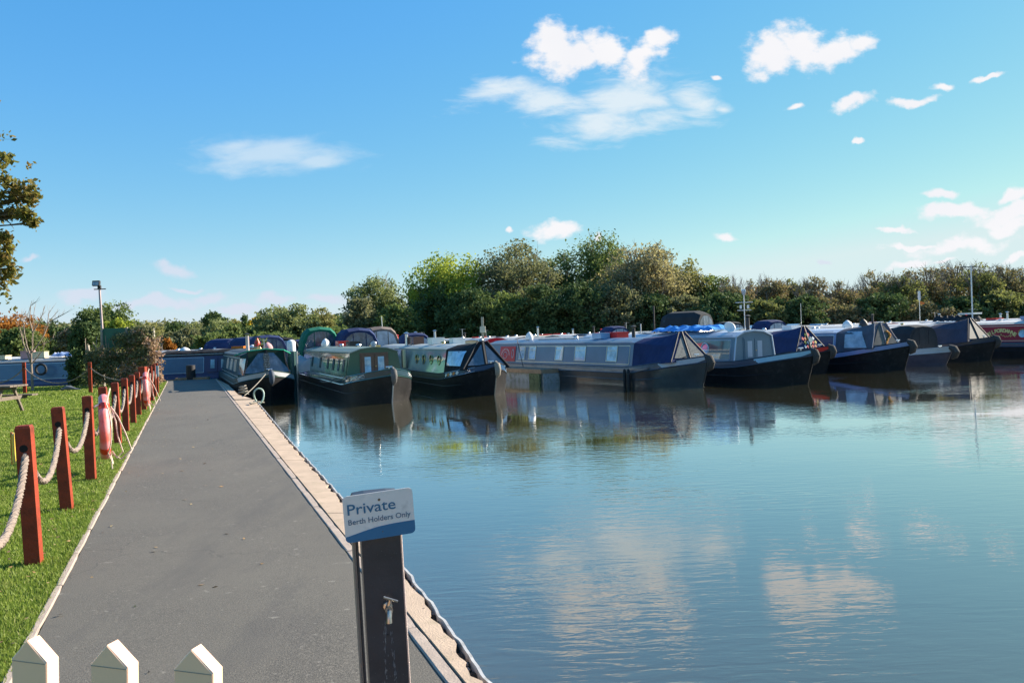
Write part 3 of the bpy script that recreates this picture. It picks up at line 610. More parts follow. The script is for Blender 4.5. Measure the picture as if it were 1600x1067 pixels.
# oak reaching into the frame from the left
def oak():
    Y = 25.0; base = Vector((-21.5, 25, .34)); t = thing('oak_tree', 'oak with browning leaves reaching into the picture from the left edge', 'tree', base)
    cl = [(0, 262, 24), (8, 285, 20), (22, 300, 20), (40, 292, 13), (12, 315, 24), (34, 312, 16), (46, 308, 9), (0, 335, 12), (30, 332, 9), (24, 335, 6), (38, 338, 8), (50, 340, 10), (55, 350, 6), (44, 335, 6), (6, 374, 12), (14, 372, 6), (0, 392, 14), (18, 404, 8), (4, 415, 16), (22, 420, 9), (8, 432, 10), (-5, 440, 12), (2, 245, 10), (-20, 270, 50), (-30, 330, 45), (-40, 400, 50), (-90, 220, 90), (-180, 180, 110), (-160, 330, 100), (-260, 260, 120), (-330, 330, 110), (-240, 120, 100), (-120, 120, 80), (-330, 180, 90), (-80, 470, 50)]
    K = []; tw = MB(); mb = MB(); mb.tube([(0, 0, 0), (.1, 0, 1.6), (.0, .1, 3.2), (.3, 0, 4.5)], [.42, .33, .28, .2], 9)
    rr = random.Random(3)
    for (px, py, r) in cl:
        big = r > 40; c = D(px, py, Y)-base; c.y = rr.uniform(-2.5, 2.5) if big else rr.uniform(-.35, .35); rm = r*Y/F
        n = int(14+ (rm*rm)*75) if not big else int(50+rm*rm*40)
        q = np.clip(rng.normal(0, .45, (n, 3)), -.85, .85)*rm; q[:, 1] *= 1.2; K.append(q+np.array([c.x, c.y, c.z]))
        s = Vector((.1, 0, 3.2)) if c.z < 5 else Vector((.3, 0, 4.5)); m_ = s.lerp(c, .55)+Vector((0, rr.uniform(-.3, .3), .35))
        mb.tube([s, m_, c], [.09, .05, .012], 5, caps=False)
        for k in range(6):
            e = c+Vector((rr.gauss(0, .7), rr.gauss(0, .5), rr.gauss(0, .6)))*rm; tw.tube([m_.lerp(c, .7), c.lerp(e, .5)+Vector((0, 0, .05)), e], [.012, .008, .003], 3, caps=False)
    for a in [[(0, 332), (18, 352), (22, 358)], [(0, 328), (30, 330), (52, 322)], [(0, 340), (12, 346)]]:
        pts = [D(x, y, Y)-base for x, y in a]; tw.tube(pts, [.02, .012, .004][:len(pts)], 4, caps=False)
    K = np.concatenate(K); V = leaf_quads(K, 5, .075, .085)
    rawmesh('crown', V, np.arange(len(V)).reshape(-1, 4), LM['oak'], parent=t); mb.build('trunk', M_bark, t); tw.build('twigs', M_bark, t)
oak()
#@@BOATS
# ================================================================== BOATS
K_hull = mat('hull blacking', (.012, .012, .013), spec=.25, rough=.5, var=.35, vs=2.5, coat=.0, bump=.12, bs=5, col2=(.045, .042, .038), c2=(.55, .8))
K_trim = paint('trim off white', (.62, .62, .60))
K_glass = glass('window glass'); K_gsky = mat('window glass with painted sky', (.30, .46, .62), rough=.05, var=.5, vs=2.5, coat=1, col2=(.55, .64, .70), c2=(.5, .7))  # bright panes: the sky's reflection is put into their base colour
K_chrome = mat('brushed aluminium', (.6, .6, .6), rough=.3, metal=1.)
K_brass = mat('brass', (.55, .40, .16), rough=.3, metal=1.)
K_black = mat('matt black', (.02, .02, .022), rough=.6)
K_rubber = mat('black rubber', (.018, .018, .018), rough=.75, bump=.3, bs=60)
K_rope = mat('boat rope', (.27, .245, .20), rough=.95, var=.3, vs=30, bump=.7, bs=90)
K_ropedk = mat('dark fender rope', (.055, .05, .045), rough=.95, var=.4, vs=30, bump=.9, bs=60)
K_ropegr = mat('grey fender rope', (.13, .125, .12), rough=.95, var=.4, vs=30, bump=.9, bs=60)
K_clear = mat('clear vinyl window', (.30, .36, .42), rough=.12, var=.45, vs=2.2, coat=.8, bump=.3, bs=3.5, col2=(.50, .54, .58), c2=(.5, .75))
K_cleard = mat('smoky vinyl window', (.06, .085, .12), rough=.10, var=.5, vs=2.2, coat=.8, bump=.3, bs=3.5, col2=(.16, .21, .28), c2=(.5, .75))
K_wood = mat('varnished brown wood', (.11, .045, .03), rough=.35, var=.25, vs=9, coat=.4)
K_roofw = mat('weathered white roof', (.58, .57, .54), rough=.6, var=.12, vs=3, col2=(.42, .41, .38), c2=(.5, .75))
K_roofc = mat('cream roof', (.56, .50, .38), rough=.6, var=.12, vs=3, col2=(.40, .36, .28), c2=(.5, .75))
K_roofg = mat('grey roof', (.26, .27, .28), rough=.6, var=.15, vs=3)
K_roofd = mat('dark roof', (.05, .055, .06), rough=.6, var=.25, vs=3)
K_red = paint('signal red', (.62, .025, .02)); K_orange = paint('orange', (.62, .17, .02)); K_yel = paint('yellow', (.66, .48, .06)); K_whitep = paint('white gloss', (.72, .72, .70))
K_tblue = canvas('blue tarpaulin', (.05, .26, .62)); K_pink = canvas('faded pink cloth', (.55, .30, .30))
BW = 1.04
def hull_w(x, L, bl):
    x0 = .25
    if x > x0: s = min(1, (x-x0)/(bl-x0)); return max(.03, BW*(1-s**2.3))
    xs = -L
    if x < xs+.7: s = max(0, min(1, (xs+.7-x)/.7)); return BW*(1-.35*s**2.2)
    return BW
def gun_z(x, L, bl, g, rise):
    if x > -.4: s = min(1, (x+.4)/(bl+.4)); return g + rise*s**1.6
    if x < -L+1.5: s = (-L+1.5-x)/1.5; return g+.08*s*s
    return g
CB, CT = .90, .77                             # half widths of the cabin at its foot and at its eaves
def boat(name, label, o, th, L=12., bl=2.4, g=.66, rise=.36, ez=1.47, rz=1.63, hull=None, band=None, flash=None, cabin=None, panel=None, line=None, roof=None,
         front='doors', back=1.4, wins=(), roofbits=(), handrail=True, group=None, cratch=None, hood=None, fender=None, detail=2, doorcol=None, flashlen=1.5, trim=None, doorglass=None, panels=None, boards=None):
    """local x forward to the bow, y to the side, z up; origin at the front of the cabin, on the waterline"""
    t = thing(name, label, 'boat', (o.x, o.y, 0), R(th)-math.pi/2, group)
    hull = hull or K_hull; band = band or cabin; trim = trim or K_trim
    xs = [-L, -L+.15, -L+.35, -L+.7, -L*.66, -L*.33, -.4, .25] + [.25+(bl-.25)*q for q in (.2, .38, .54, .68, .8, .9, .96, 1.)]
    def sect(x, zs, ext=0):
        out = []
        for (fz, k) in zs: pass
        return out
    def shell(zf, wf, m, nm, off=0., par=t, xr=None):
        mb = MB(); S = [x for x in xs if xr is None or xr[0]-1e-6 <= x <= xr[1]+1e-6]
        rows = []
        for x in S:
            row = []
            for q in range(len(zf)):
                gz = gun_z(x, L, bl, g, rise); z = zf[q](gz); k = wf[q]
                s = max(0, (x-.25)/(bl-.25)); rake = .34*s**2*(z/(g+rise)) if z > 0 else 0
                w = hull_w(x, L, bl)*(1-(1-k)*1.) + off
                if z < .1: w *= (1-.25*s*s)
                row.append((x+rake, w, z))
            rows.append(row)
        for sg in (1, -1):
            vs = [(x, y*sg, z) for row in rows for (x, y, z) in row]; n = len(zf); fs = []
            for i in range(len(rows)-1):
                for j in range(n-1): fs.append((i*n+j, (i+1)*n+j, (i+1)*n+j+1, i*n+j+1))
            mb.add(vs, fs, True)
        # stern and bow closures
        if xr is None:
            n = len(zf)
            for idx in (0, -1):
                a = rows[idx]; mb.add([(x, y, z) for (x, y, z) in a]+[(x, -y, z) for (x, y, z) in a], [(j, j+1, n+j+1, n+j) for j in range(n-1)], False)
        return mb.build(nm, m, par)
    strake = lambda gz: gz-.20
    shell([lambda z: -.45, lambda z: .02, lambda z: (z-.20)*.55, strake], [.94, .985, .995, 1.], hull, 'hull')
    shell([strake, lambda z: z-.09, lambda z: z], [1., .99, .965], band, 'hull_band')
    # rubbing strakes follow the hull
    mb = MB()
    for sg in (1, -1):
        for (dz, rr_) in ((-.20, .020), (0, .016)):
            pts = []
            for x in xs:
                gz = gun_z(x, L, bl, g, rise)+dz; s = max(0, (x-.25)/(bl-.25)); pts.append((x+.34*s*s*gz/(g+rise), sg*(hull_w(x, L, bl)*(1. if dz else .965)+.006), gz))
            mb.tube(pts, rr_, 5, caps=False)
    mb.build('rubbing_strake', hull if not detail else (band if band is not cabin else hull), t)
    if detail > 1:
        mb = MB()
        for sg in (1, -1):
            pts = [(x, sg*(hull_w(x, L, bl)*.992+.004), .24+.22*max(0, (x-.25)/(bl-.25))**1.5) for x in xs if -L+.5 < x < bl*.9]
            mb.tube(pts, .016, 5, caps=False)
        mb.build('lower_strake', hull, t)
    # side decks and fore deck
    top = []
    for x in xs:
        gz = gun_z(x, L, bl, g, rise)-.015; s = max(0, (x-.25)/(bl-.25)); top.append((x+.33*s*s, hull_w(x, L, bl)*.955, gz))
    vs = [p for p in top]+[(x, -y, z) for (x, y, z) in top]; n = len(top)
    MB().add(vs, [(i, i+1, n+i+1, n+i) for i in range(n-1)]).build('deck', band if band is not hull else K_roofd, t)
    # coloured flash along the bow
    if flash:
        for sg in (1, -1):
            mb = MB(); rows = []
            for k in range(9):
                x = bl-flashlen-.05+flashlen*k/8; x = min(x, bl-.03); gz = gun_z(x, L, bl, g, rise); s = max(0, (x-.25)/(bl-.25))
                lo = gz-.175 + (.06 if k == 8 else 0); lo = lo if k else gz-.06
                for z in (lo, gz-.025): rows.append((x+.34*s*s*z/(g+rise)+.004*s, sg*(hull_w(x, L, bl)*(.995 if z < gz-.1 else .972)+.010), z))
            mb.add(rows, [(2*i, 2*i+2, 2*i+3, 2*i+1) for i in range(8)], True); mb.build('bow_flash', flash, t)
    # cabin
    cl = L-back
    def sec(x, rzf=rz): return [(x, -CB, g-.02), (x, -CT, ez), (x, -CT*.55, rzf-.045), (x, 0, rzf), (x, CT*.55, rzf-.045), (x, CT, ez), (x, CB, g-.02)]
    cb = MB(); cb.loft([sec(-cl), sec(0)]); cb.build('cabin', cabin, t)
    rf = MB(); lo = [(-CT-.03, ez+.002), (-CT*.55, rz-.03), (0, rz+.012), (CT*.55, rz-.03), (CT+.03, ez+.002)]
    rf.loft([[(x, y, z) for y, z in lo]+[(x, y*.99, z-.03) for y, z in lo[::-1]] for x in (-cl-.04, .05)]); rf.build('roof', roof or cabin, t)
    if handrail:
        for sg in (1, -1): MB().tube([(-cl+.1, sg*CT*.93, ez+.055), (-.2, sg*CT*.93, ez+.055)], .016, 5).build('handrail', trim, t)
    def sp(x, z, sg, off): # a point on the sloping cabin side
        k = (z-g)/(ez-g); y = CB+(CT-CB)*k; return Vector((x, sg*(y+off), z+off*.13))
    def sidequad(x0, x1, z0, z1, sg, off, th_, m, nm, par=t, r=0.):
        pts = []
        if r:
            for (cx, cz, a0) in ((x1-r, z1-r, 0), (x0+r, z1-r, 90), (x0+r, z0+r, 180), (x1-r, z0+r, 270)):
                for a in (0, 45, 90): pts.append(sp(cx+r*math.cos(R(a0+a)), cz+r*math.sin(R(a0+a)), sg, off))
        else: pts = [sp(x0, z0, sg, off), sp(x1, z0, sg, off), sp(x1, z1, sg, off), sp(x0, z1, sg, off)]
        return MB().plate(pts, th_, Vector((0, sg, .13)).normalized()).build(nm, m, par)
    sides = (-1, 1) if detail else (-1, 1)
    if panel or line:
        for sg in sides:
            for (x0, x1) in (panels or [(-cl+.25, -.12)]):
                if line: sidequad(x0-.025, x1+.025, g+.06, ez-.09, sg, .003, .004, line, 'coach_line', r=.04)
                sidequad(x0, x1, g+.085, ez-.115, sg, .008, .004, panel or cabin, 'side_panel', r=.03)
    for w in wins:
        for sg in sides:
            x, ty, ww, hh = w[:4]; zc = w[4] if len(w) > 4 else (g+ez)/2+.03; fm = w[5] if len(w) > 5 else K_chrome; gm = w[6] if len(w) > 6 else K_glass
            if ty == 'p':
                M_ = Matrix.Rotation(math.pi/2, 3, 'X') @ Matrix.Diagonal((1, 1, 1)); c = sp(x, zc, sg, .012)
                f_ = MB(); ring = [c+Vector((math.cos(a)*ww, 0, math.sin(a)*ww)) for a in [2*math.pi*k/18 for k in range(18)]]; f_.tube(ring, .022, 6, closed=True)
                fo = f_.build('porthole', fm, t)
                gp = [sp(x+math.cos(2*math.pi*k/18)*ww, zc+math.sin(2*math.pi*k/18)*ww, sg, .012) for k in range(18)]
                MB().plate(gp, .004, Vector((0, sg, .1))).build('pane', gm, fo)
            else:
                x0, x1, z0, z1 = x-ww/2, x+ww/2, zc-hh/2, zc+hh/2; f_ = MB(); q = .025; nrm = Vector((0, sg, .13)).normalized()
                for (a, b, c_, d_) in ((x0-q, x1+q, z1, z1+q), (x0-q, x1+q, z0-q, z0), (x0-q, x0, z0, z1), (x1, x1+q, z0, z1)):
                    f_.plate([sp(a, c_, sg, .012), sp(b, c_, sg, .012), sp(b, d_, sg, .012), sp(a, d_, sg, .012)], .02, nrm)
                if ty == 'h': f_.plate([sp(x0, z1-hh*.3, sg, .016), sp(x1, z1-hh*.3, sg, .016), sp(x1, z1-hh*.3+.02, sg, .016), sp(x0, z1-hh*.3+.02, sg, .016)], .012, nrm)
                fo = f_.build('window', fm, t); sidequad(x0, x1, z0, z1, sg, .014, .004, gm, 'pane', fo)
    # front bulkhead: doors
    if front == 'doors':
        dc = doorcol or cabin; dh = ez-.08
        if doorcol is not None or detail > 1:
            MB().box((.012, 0, (g+dh)/2+.01), (.02, .92, dh-g+.10)).build('door_frame', dc, t)
        for sg in (1, -1):
            do = MB().box((.030, sg*.215, (g+dh)/2), (.03, .40, dh-g)).build('door', dc, t)
            MB().box((.048, sg*.215, (g+dh)/2+.03), (.012, .20, (dh-g)*.72)).build('pane', doorglass or K_gsky, do)
        MB().lathe([(.018, 0), (.018, .03)], (.05, .04, (g+dh)/2-.02), 8, Matrix.Rotation(math.pi/2, 3, 'Y')).build('door_knob', K_brass, t)
    if trim and detail and front == 'doors' and trim is not K_trim:
        mb = MB(); pts = [(.03, -CB, g), (.03, -CT, ez+.01), (.03, -CT*.55, rz-.02), (.03, 0, rz+.02), (.03, CT*.55, rz-.02), (.03, CT, ez+.01), (.03, CB, g)]
        mb.tube(pts, .028, 5); mb.build('cabin_edge_trim', trim, t)
    # cratch: canvas falling from cabin to an A-shaped board
    if cratch:
        cc = cratch; xc = cc.get('x', 1.25); ht = cc.get('h', rz+.06); tw_ = cc.get('tw', .13); lean_ = cc.get('lean', .28); cm = cc['m']; bw = .80
        gz0 = gun_z(xc, L, bl, g, rise)
        def cs(k):
            x = .02+(xc-.02)*k; base = [(-CB-.02, g), (-CT-.02, ez), (-CT*.5, rz-.02), (0, rz+.02), (CT*.5, rz-.02), (CT+.02, ez), (CB+.02, g)]
            tri = [(-bw, gz0-.02), (-bw*.5-tw_*.4, (gz0+ht)/2), (-tw_, ht-.03), (0, ht), (tw_, ht-.03), (bw*.5+tw_*.4, (gz0+ht)/2), (bw, gz0-.02)]
            sag = -.05*math.sin(math.pi*k)
            return [(x+(lean_*k*(1-(b[1]*(1-k)+c_[1]*k-g)/(ht-g))), a[0]*(1-k)+c_[0]*k if False else b[0]*(1-k)+c_[0]*k, b[1]*(1-k)+c_[1]*k+(sag if 1 < i < 5 else 0)) for i, (a, b, c_) in enumerate(zip(base, base, tri))]
        MB().loft([cs(k/6) for k in range(7)], smooth=False).build('cratch_cover', cm, t)
        # board windows and bars
        def fp(y, z, off=.012): k = (z-g)/(ht-g); return Vector((xc+lean_*(1-k)+off, y, z))
        zb = gz0+.10; zt = ht-.12
        def hw_(z): return bw*(ht-z)/(ht-gz0)*.97+tw_*.4
        fr = MB()
        for sg in (1, -1): fr.tube([fp(sg*bw, gz0), fp(sg*(hw_((gz0+ht)/2)+.02), (gz0+ht)/2), fp(sg*tw_, ht)], .022, 5)
        fr.tube([fp(0, gz0, .02), fp(0, ht, .02)], cc.get('bar', .03), 5)
        fro = fr.build('cratch_board', cc.get('bm', K_black), t)
        if cc.get('glass', True) is not None:
            for sg in (1, -1):
                pts = [fp(sg*.06, zb, .014), fp(sg*(hw_(zb)-.14), zb, .014), fp(sg*(.07), zt-.02, .014)]
                pts = [fp(sg*.06, zb, .014), fp(sg*(hw_(zb)-.12), zb, .014), fp(sg*max(.08, hw_(zt)-.09), zt, .014), fp(sg*.06, zt, .014)]
                MB().plate(pts, .006, Vector((1, 0, 0))).build('pane', cc.get('gm', K_cleard), fro)
        if cc.get('deco'): cc['deco'](t, fp, hw_, zb, zt, fro)
        for (k0, k1, z0, z1, gm) in cc.get('side', ()):
            for sg in (-1, 1):
                def sp2(k, z):
                    s_ = cs(k); s_ = s_ if sg < 0 else s_[::-1]
                    a, b, c_ = Vector(s_[0]), Vector(s_[1]), Vector(s_[2]); 
                    for (p, q) in ((a, b), (b, c_)):
                        if p.z <= z <= q.z: return p.lerp(q, (z-p.z)/(q.z-p.z))
                    return a if z < a.z else c_
                nn = (sp2(k1, z0)-sp2(k0, z0)).cross(sp2(k0, z1)-sp2(k0, z0)).normalized()
                if nn.y*sg < 0: nn = -nn
                NI, NJ = 6, 5; gv = [[sp2(k0+(k1-(.18 if k1 > .8 else 0)*j/NJ-k0)*i/NI, z0+(z1-z0)*j/NJ)+nn*.02 for i in range(NI+1)] for j in range(NJ+1)]
                fl = [p for row in gv for p in row]; po = MB(); po.add(fl, [(j*(NI+1)+i, j*(NI+1)+i+1, (j+1)*(NI+1)+i+1, (j+1)*(NI+1)+i) for j in range(NJ) for i in range(NI)], True); po.build('vinyl_window', gm, t)
    # hood at the stern (or over the bow)
    if hood:
        x0, x1, hz, hm, gm = hood[:5]; n = 10; hbw = .93; rows = []; ribs = MB()
        def arch(x, sc_=1.): return [(x, hbw*sc_*math.copysign(abs(math.cos(a))**.55, math.cos(a)), g+.05+(hz-g-.05)*sc_*math.sin(a)**.75) for a in [math.pi*k/n for k in range(n+1)]]
        A = arch(x0+.0, .93); B_ = [(x, y, z) for (x, y, z) in arch(x0+.3)]; Cc = arch(x1-.3); Dd = arch(x1, .93)
        MB().loft([A, B_, Cc, Dd], smooth=False).build('hood_cover', hm, t)
        for sg in (-1, 1):
            k = len(hood) > 5 and hood[5] or 2; wx = (x1-x0-.3)/k
            for i in range(k):
                a = x0+.2+wx*i; pz0, pz1 = g+.32*(hz-g)+.05, g+.80*(hz-g)
                yy_ = lambda z: sg*(hbw*(1-max(0, (z-g-.05)/(hz-g-.05))**2.6)**.36+.012)
                pl = [Vector((a, yy_(pz0), pz0)), Vector((a+wx*.84, yy_(pz0), pz0)), Vector((a+wx*.84, yy_(pz1), pz1)), Vector((a, yy_(pz1), pz1))]
                MB().plate(pl, .008, Vector((0, sg, 0))).build('vinyl_window', gm, t)
        for (xx, sx_) in ((x1, 1), (x0, -1)):
            for (ya, yb) in ((-.80, -.30), (-.26, .26), (.30, .80)):
                zt2 = lambda y: g+.05+(hz-g-.05)*.93*max(0, 1-(abs(y)/(hbw*.93))**3.2)**.5-.10
                pl = [Vector((xx+sx_*.006, ya, g+.3)), Vector((xx+sx_*.006, yb, g+.3)), Vector((xx+sx_*.006, yb, zt2(yb))), Vector((xx+sx_*.006, (ya+yb)/2, zt2((ya+yb)/2))), Vector((xx+sx_*.006, ya, zt2(ya)))]
                MB().plate(pl, .006, Vector((sx_, 0, 0))).build('vinyl_window', gm, t)
    # fittings on the roof that belong to the boat
    for b in roofbits:
        ty, x, y = b[:3]; zr = rz-.02-abs(y)*.12
        if ty == 'chimney':
            h_ = b[3] if len(b) > 3 else .42; m_ = b[4] if len(b) > 4 else K_black; c_ = MB().lathe([(.075, 0), (.07, .03), (.065, h_)], (x, y, zr), 10).build('chimney', m_, t); MB().lathe([(.06, h_+.04), (.12, h_+.05), (.02, h_+.10)], (x, y, zr), 10).build('chimney_hat', b[5] if len(b) > 5 else m_, c_)
        if ty == 'vent': MB().lathe([(.05, 0), (.05, .07), (.10, .075), (.085, .11), (.02, .13)], (x, y, zr), 10).build('mushroom_vent', K_brass if len(b) < 4 else b[3], t)
        if ty == 'mast':
            h_ = b[3]; m_ = MB().tube([(x, y, zr), (x, y, zr+h_)], .018, 6).build('aerial_mast', K_chrome, t)
            a_ = MB(); a_.tube([(x-.25, y, zr+h_-.03), (x+.25, y, zr+h_-.03)], .01, 4); [a_.tube([(x+k*.1, y-.12, zr+h_-.03), (x+k*.1, y+.12, zr+h_-.03)], .006, 4) for k in (-2, -1, 0, 1, 2)]; a_.build('aerial', K_chrome, m_)
        if ty == 'hatch': MB().box((x, y, zr+.06), (.7, .75, .12)).build('hatch', b[3], t)
        if ty == 'headlamp':
            l_ = MB().lathe([(.02, -.06), (.09, -.03), (.10, .02), (.09, .03)], (x, y, zr+.11), 12, Matrix.Rotation(math.pi/2, 3, 'Y')).build('headlamp', K_chrome, t); MB().lathe([(.08, .031), (.03, .045)], (x, y, zr+.11), 12, Matrix.Rotation(math.pi/2, 3, 'Y')).build('lamp_glass', K_clear, l_)
        if ty == 'solar':
            f_ = MB().box((x, y, zr+.10), (1.0, .68, .03), mtx=Matrix.Rotation(R(b[3] if len(b) > 3 else 0), 3, 'X')).build('solar_panel', K_chrome, t); MB().box((x, y, zr+.119), (.95, .63, .006), mtx=Matrix.Rotation(R(b[3] if len(b) > 3 else 0), 3, 'X')).build('solar_cell', mat('solar cells', (.25, .27, .30), rough=.15, coat=1), f_)
        if ty == 'pole': MB().tube([(x-b[3]/2, y, zr+.06), (x+b[3]/2, y, zr+.06)], .025, 5).build('boat_pole', b[4], t)
    # bow fender and stem bar
    if fender:
        m_, r_ = fender[0], fender[1]; zt = g+rise-.16; xf = bl+.34*.8
        mb = MB(); r_ *= .92; mb.tube([(xf-.10, 0, zt+.16), (xf+r_*.7, 0, zt+.08), (xf+r_*1.25, 0, zt-.06), (xf+r_*.9, 0, zt-.22), (xf+.0, 0, zt-.32)], [r_*.55, r_*.95, r_, r_*.8, r_*.3], 9); mb.build('bow_fender', m_, t)
    MB().tube([(bl+.345, 0, g+rise+.02), (bl+.21, 0, (g+rise)*.55), (bl+.005, 0, .03), (bl-.1, 0, -.3)], .022, 6).build('stem_bar', fender[2] if fender and len(fender) > 2 else hull, t)
    if detail:
        mb = MB(); mb.tube([(bl-.25, -.10, g+rise+.03), (bl-.25, .10, g+rise+.03)], .022, 6); mb.tube([(bl-.25, 0, g+rise-.12), (bl-.25, 0, g+rise+.03)], .022, 6); mb.build('t_stud', K_chrome, t)
    if boards: boards(t, sp, dict(g=g, ez=ez, rz=rz, bl=bl, L=L, rise=rise))
    t['L'] = L; del t['L']
    return t
def origin(px, py, th, bl):                    # cabin-front point from the stem's waterline point
    s = P(px, py, 0); b = Vector((math.sin(R(th)), -math.cos(R(th)), 0)); return s - b*bl
def wbl(t, x, y, z): return t.matrix_basis @ Vector((x, y, z))
def L2W(o, th, x, y, z):
    M = Matrix.Translation((o.x, o.y, 0)) @ Matrix.Rotation(R(th)-math.pi/2, 4, 'Z'); return M @ Vector((x, y, z))
NAVY = paint('navy paint', (.028, .048, .14)); BLUE = paint('slate blue paint', (.048, .12, .215), rough=.38, coat=.15); DGRN = paint('dark green paint', (.020, .085, .050), rough=.25, coat=.4)
MGRN = paint('mid green paint', (.02, .16, .10)); PALEB = paint('pale blue cream paint', (.30, .38, .40), rough=.09, coat=1.); CREAM = paint('cream paint', (.55, .48, .33)); MAROON = paint('maroon paint', (.38, .012, .03), spec=.25)
SGREY = paint('blue grey paint', (.12, .19, .235)); LGREY = paint('light grey paint', (.42, .46, .52)); SKYB = paint('sky blue paint', (.20, .38, .58)); STEEL = paint('steel blue paint', (.075, .15, .25), rough=.3); LINEB = paint('pale blue line', (.42, .56, .66)); GREYP = paint('mid grey paint', (.18, .19, .2)); BRONZE = paint('reflective grey green paint', (.13, .145, .135), rough=.08, coat=1.)
LINEC = paint('cream line', (.60, .56, .42)); LAV = paint('lavender blue paint', (.20, .27, .45))
C_navy = canvas('navy canvas', (.022, .036, .10)); C_black = canvas('black canvas', (.012, .013, .016)); C_grey = canvas('grey canvas', (.085, .095, .12)); C_green = canvas('green canvas', (.015, .13, .085)); C_dgreen = canvas('dark green canvas', (.012, .035, .025)); C_brown = canvas('brown grey canvas', (.16, .13, .115)); C_dslate = canvas('dark slate canvas', (.025, .03, .036)); C_ltgrey = canvas('pale grey tarpaulin', (.38, .36, .36))
gF = 'narrowboats moored bow-out in the front row'
TH = 21.4
# ---- 1: green boat with cratch at the corner of the quay
def deco1(t, fp, hw_, zb, zt, fro):
    mb = MB()
    for i in range(9): mb.box(fp(0, zb-.04+i*.085, .05), (.05, .20+.03*math.sin(i*2.1), .07), 0)
    mb.build('storage_rack', mat('rack clutter', (.13, .12, .11), rough=.7, var=.6, vs=14, col2=(.35, .33, .3)), t)
o1 = origin(424, 623, TH+1, 2.3)
b1 = boat('narrowboat', 'narrowboat with green-edged dark cratch cover, nearest the path, bow tight in the quay corner', o1, TH+1, L=13, bl=2.3, g=.64, rise=.34, ez=1.48, rz=1.66, band=paint('dark green hull band', (.012, .04, .03)), flash=paint('grey white flash', (.36, .38, .40)), cabin=DGRN, roof=K_roofd, line=K_trim, panel=DGRN, front='cratch', group=gF,
          cratch=dict(m=C_dgreen, x=1.05, h=1.68, tw=.62, lean=.30, bm=canvas('dark bars', (.03, .03, .035)), gm=K_cleard, side=[(.1, .95, .80, 1.38, K_cleard)], deco=deco1, bar=.05),
          wins=[(-2, 'w', .55, .4), (-4.2, 'w', .55, .4), (-6.5, 'w', .55, .4)], roofbits=[('chimney', -.9, -.45, .62, mat('pinkish steel flue', (.5, .42, .40), rough=.35, metal=.5), K_black), ('vent', -3, 0), ('mast', -.35, .1, .42)], fender=(mat('blue grey fender ball', (.07, .09, .12), rough=.8), .11))
mb = MB(); mb.tube([L2W(o1, TH+1, .02, -.98, 1.50), L2W(o1, TH+1, 1.1, -.62, 1.64), L2W(o1, TH+1, 1.12, .0, 1.70), L2W(o1, TH+1, 1.1, .62, 1.64), L2W(o1, TH+1, .02, .98, 1.50)], .026, 6)
M_b1 = b1.matrix_basis.inverted_safe()
b1m = Matrix.Translation((o1.x, o1.y, 0)) @ Matrix.Rotation(R(TH+1)-math.pi/2, 4, 'Z'); mb.v = [tuple(b1m.inverted() @ Vector(v)) for v in mb.v]; mb.build('canvas_edging', canvas('bright green canvas', (.02, .26, .17)), b1)
# ---- 2: green boat with brown doors
def scroll(t, sp, q):
    for sg in (1, -1):
        mb = MB(); g, bl, L, rise = q['g'], q['bl'], q['L'], q['rise']
        def hp(x, dz):
            gz = gun_z(x, L, bl, g, rise); s = max(0, (x-.25)/(bl-.25)); z = gz+dz; return Vector((x+.34*s*s*z/(g+rise)+.012*s, sg*(hull_w(x, L, bl)*(.972+.023*min(1, -dz/.15))+.016), z))
        for (a, b_, f) in ((0, 1, lambda k: (.95+.62*k, -.17+.12*k+.02*math.sin(k*7))), (0, 1, lambda k: (1.32+.12*math.cos(k*6.3), -.11+.04*math.sin(k*6.3))), (0, 1, lambda k: (1.5+.1*math.cos(k*6.3), -.10+.045*math.sin(k*5)))):
            mb.tube([hp(*f(i/10)) for i in range(11)], .007, 4)
        mb.build('scroll_mark', K_whitep, t)
o2 = origin(613, 630, TH, 2.35)
b2 = boat('narrowboat', 'dark green narrowboat with brown front doors and white scroll marks on its bow', o2, TH, L=13.2, bl=2.35, g=.70, rise=.34, ez=1.50, rz=1.66, band=paint('teal grey band', (.035, .085, .075), rough=.15, coat=.8), flash=paint('deep blue green flash', (.015, .045, .065)), cabin=DGRN, roof=mat('green grey roof', (.16, .20, .16), rough=.5, vs=3), line=None, panel=paint('shiny green panel', (.075, .20, .125), rough=.12, coat=.6), front='doors', doorcol=K_wood, doorglass=K_gsky, group=gF, flashlen=1.0,
          panels=[(-10.8, -.18)], wins=[(-.75-.95*i, 'w', .20, .34, 1.08, K_black, K_gsky) for i in range(2)]+[(-2.75, 'w', .20, .34, 1.08, K_black, K_gsky), (-4.00, 'w', .20, .34, 1.08, K_black, K_gsky), (-5.80, 'w', .20, .34, 1.08, K_black, K_gsky), (-8.00, 'w', .20, .34, 1.08, K_black, K_gsky)],
          hood=(-12.6, -11.3, 2.55, C_green, K_cleard, 1), roofbits=[('vent', -2.5, 0, K_chrome), ('vent', -6, 0, K_chrome), ('headlamp', .0, 0)], fender=(K_ropegr, .105, mat('pale stem', (.4, .4, .38), rough=.6)), boards=scroll, back=2.2)
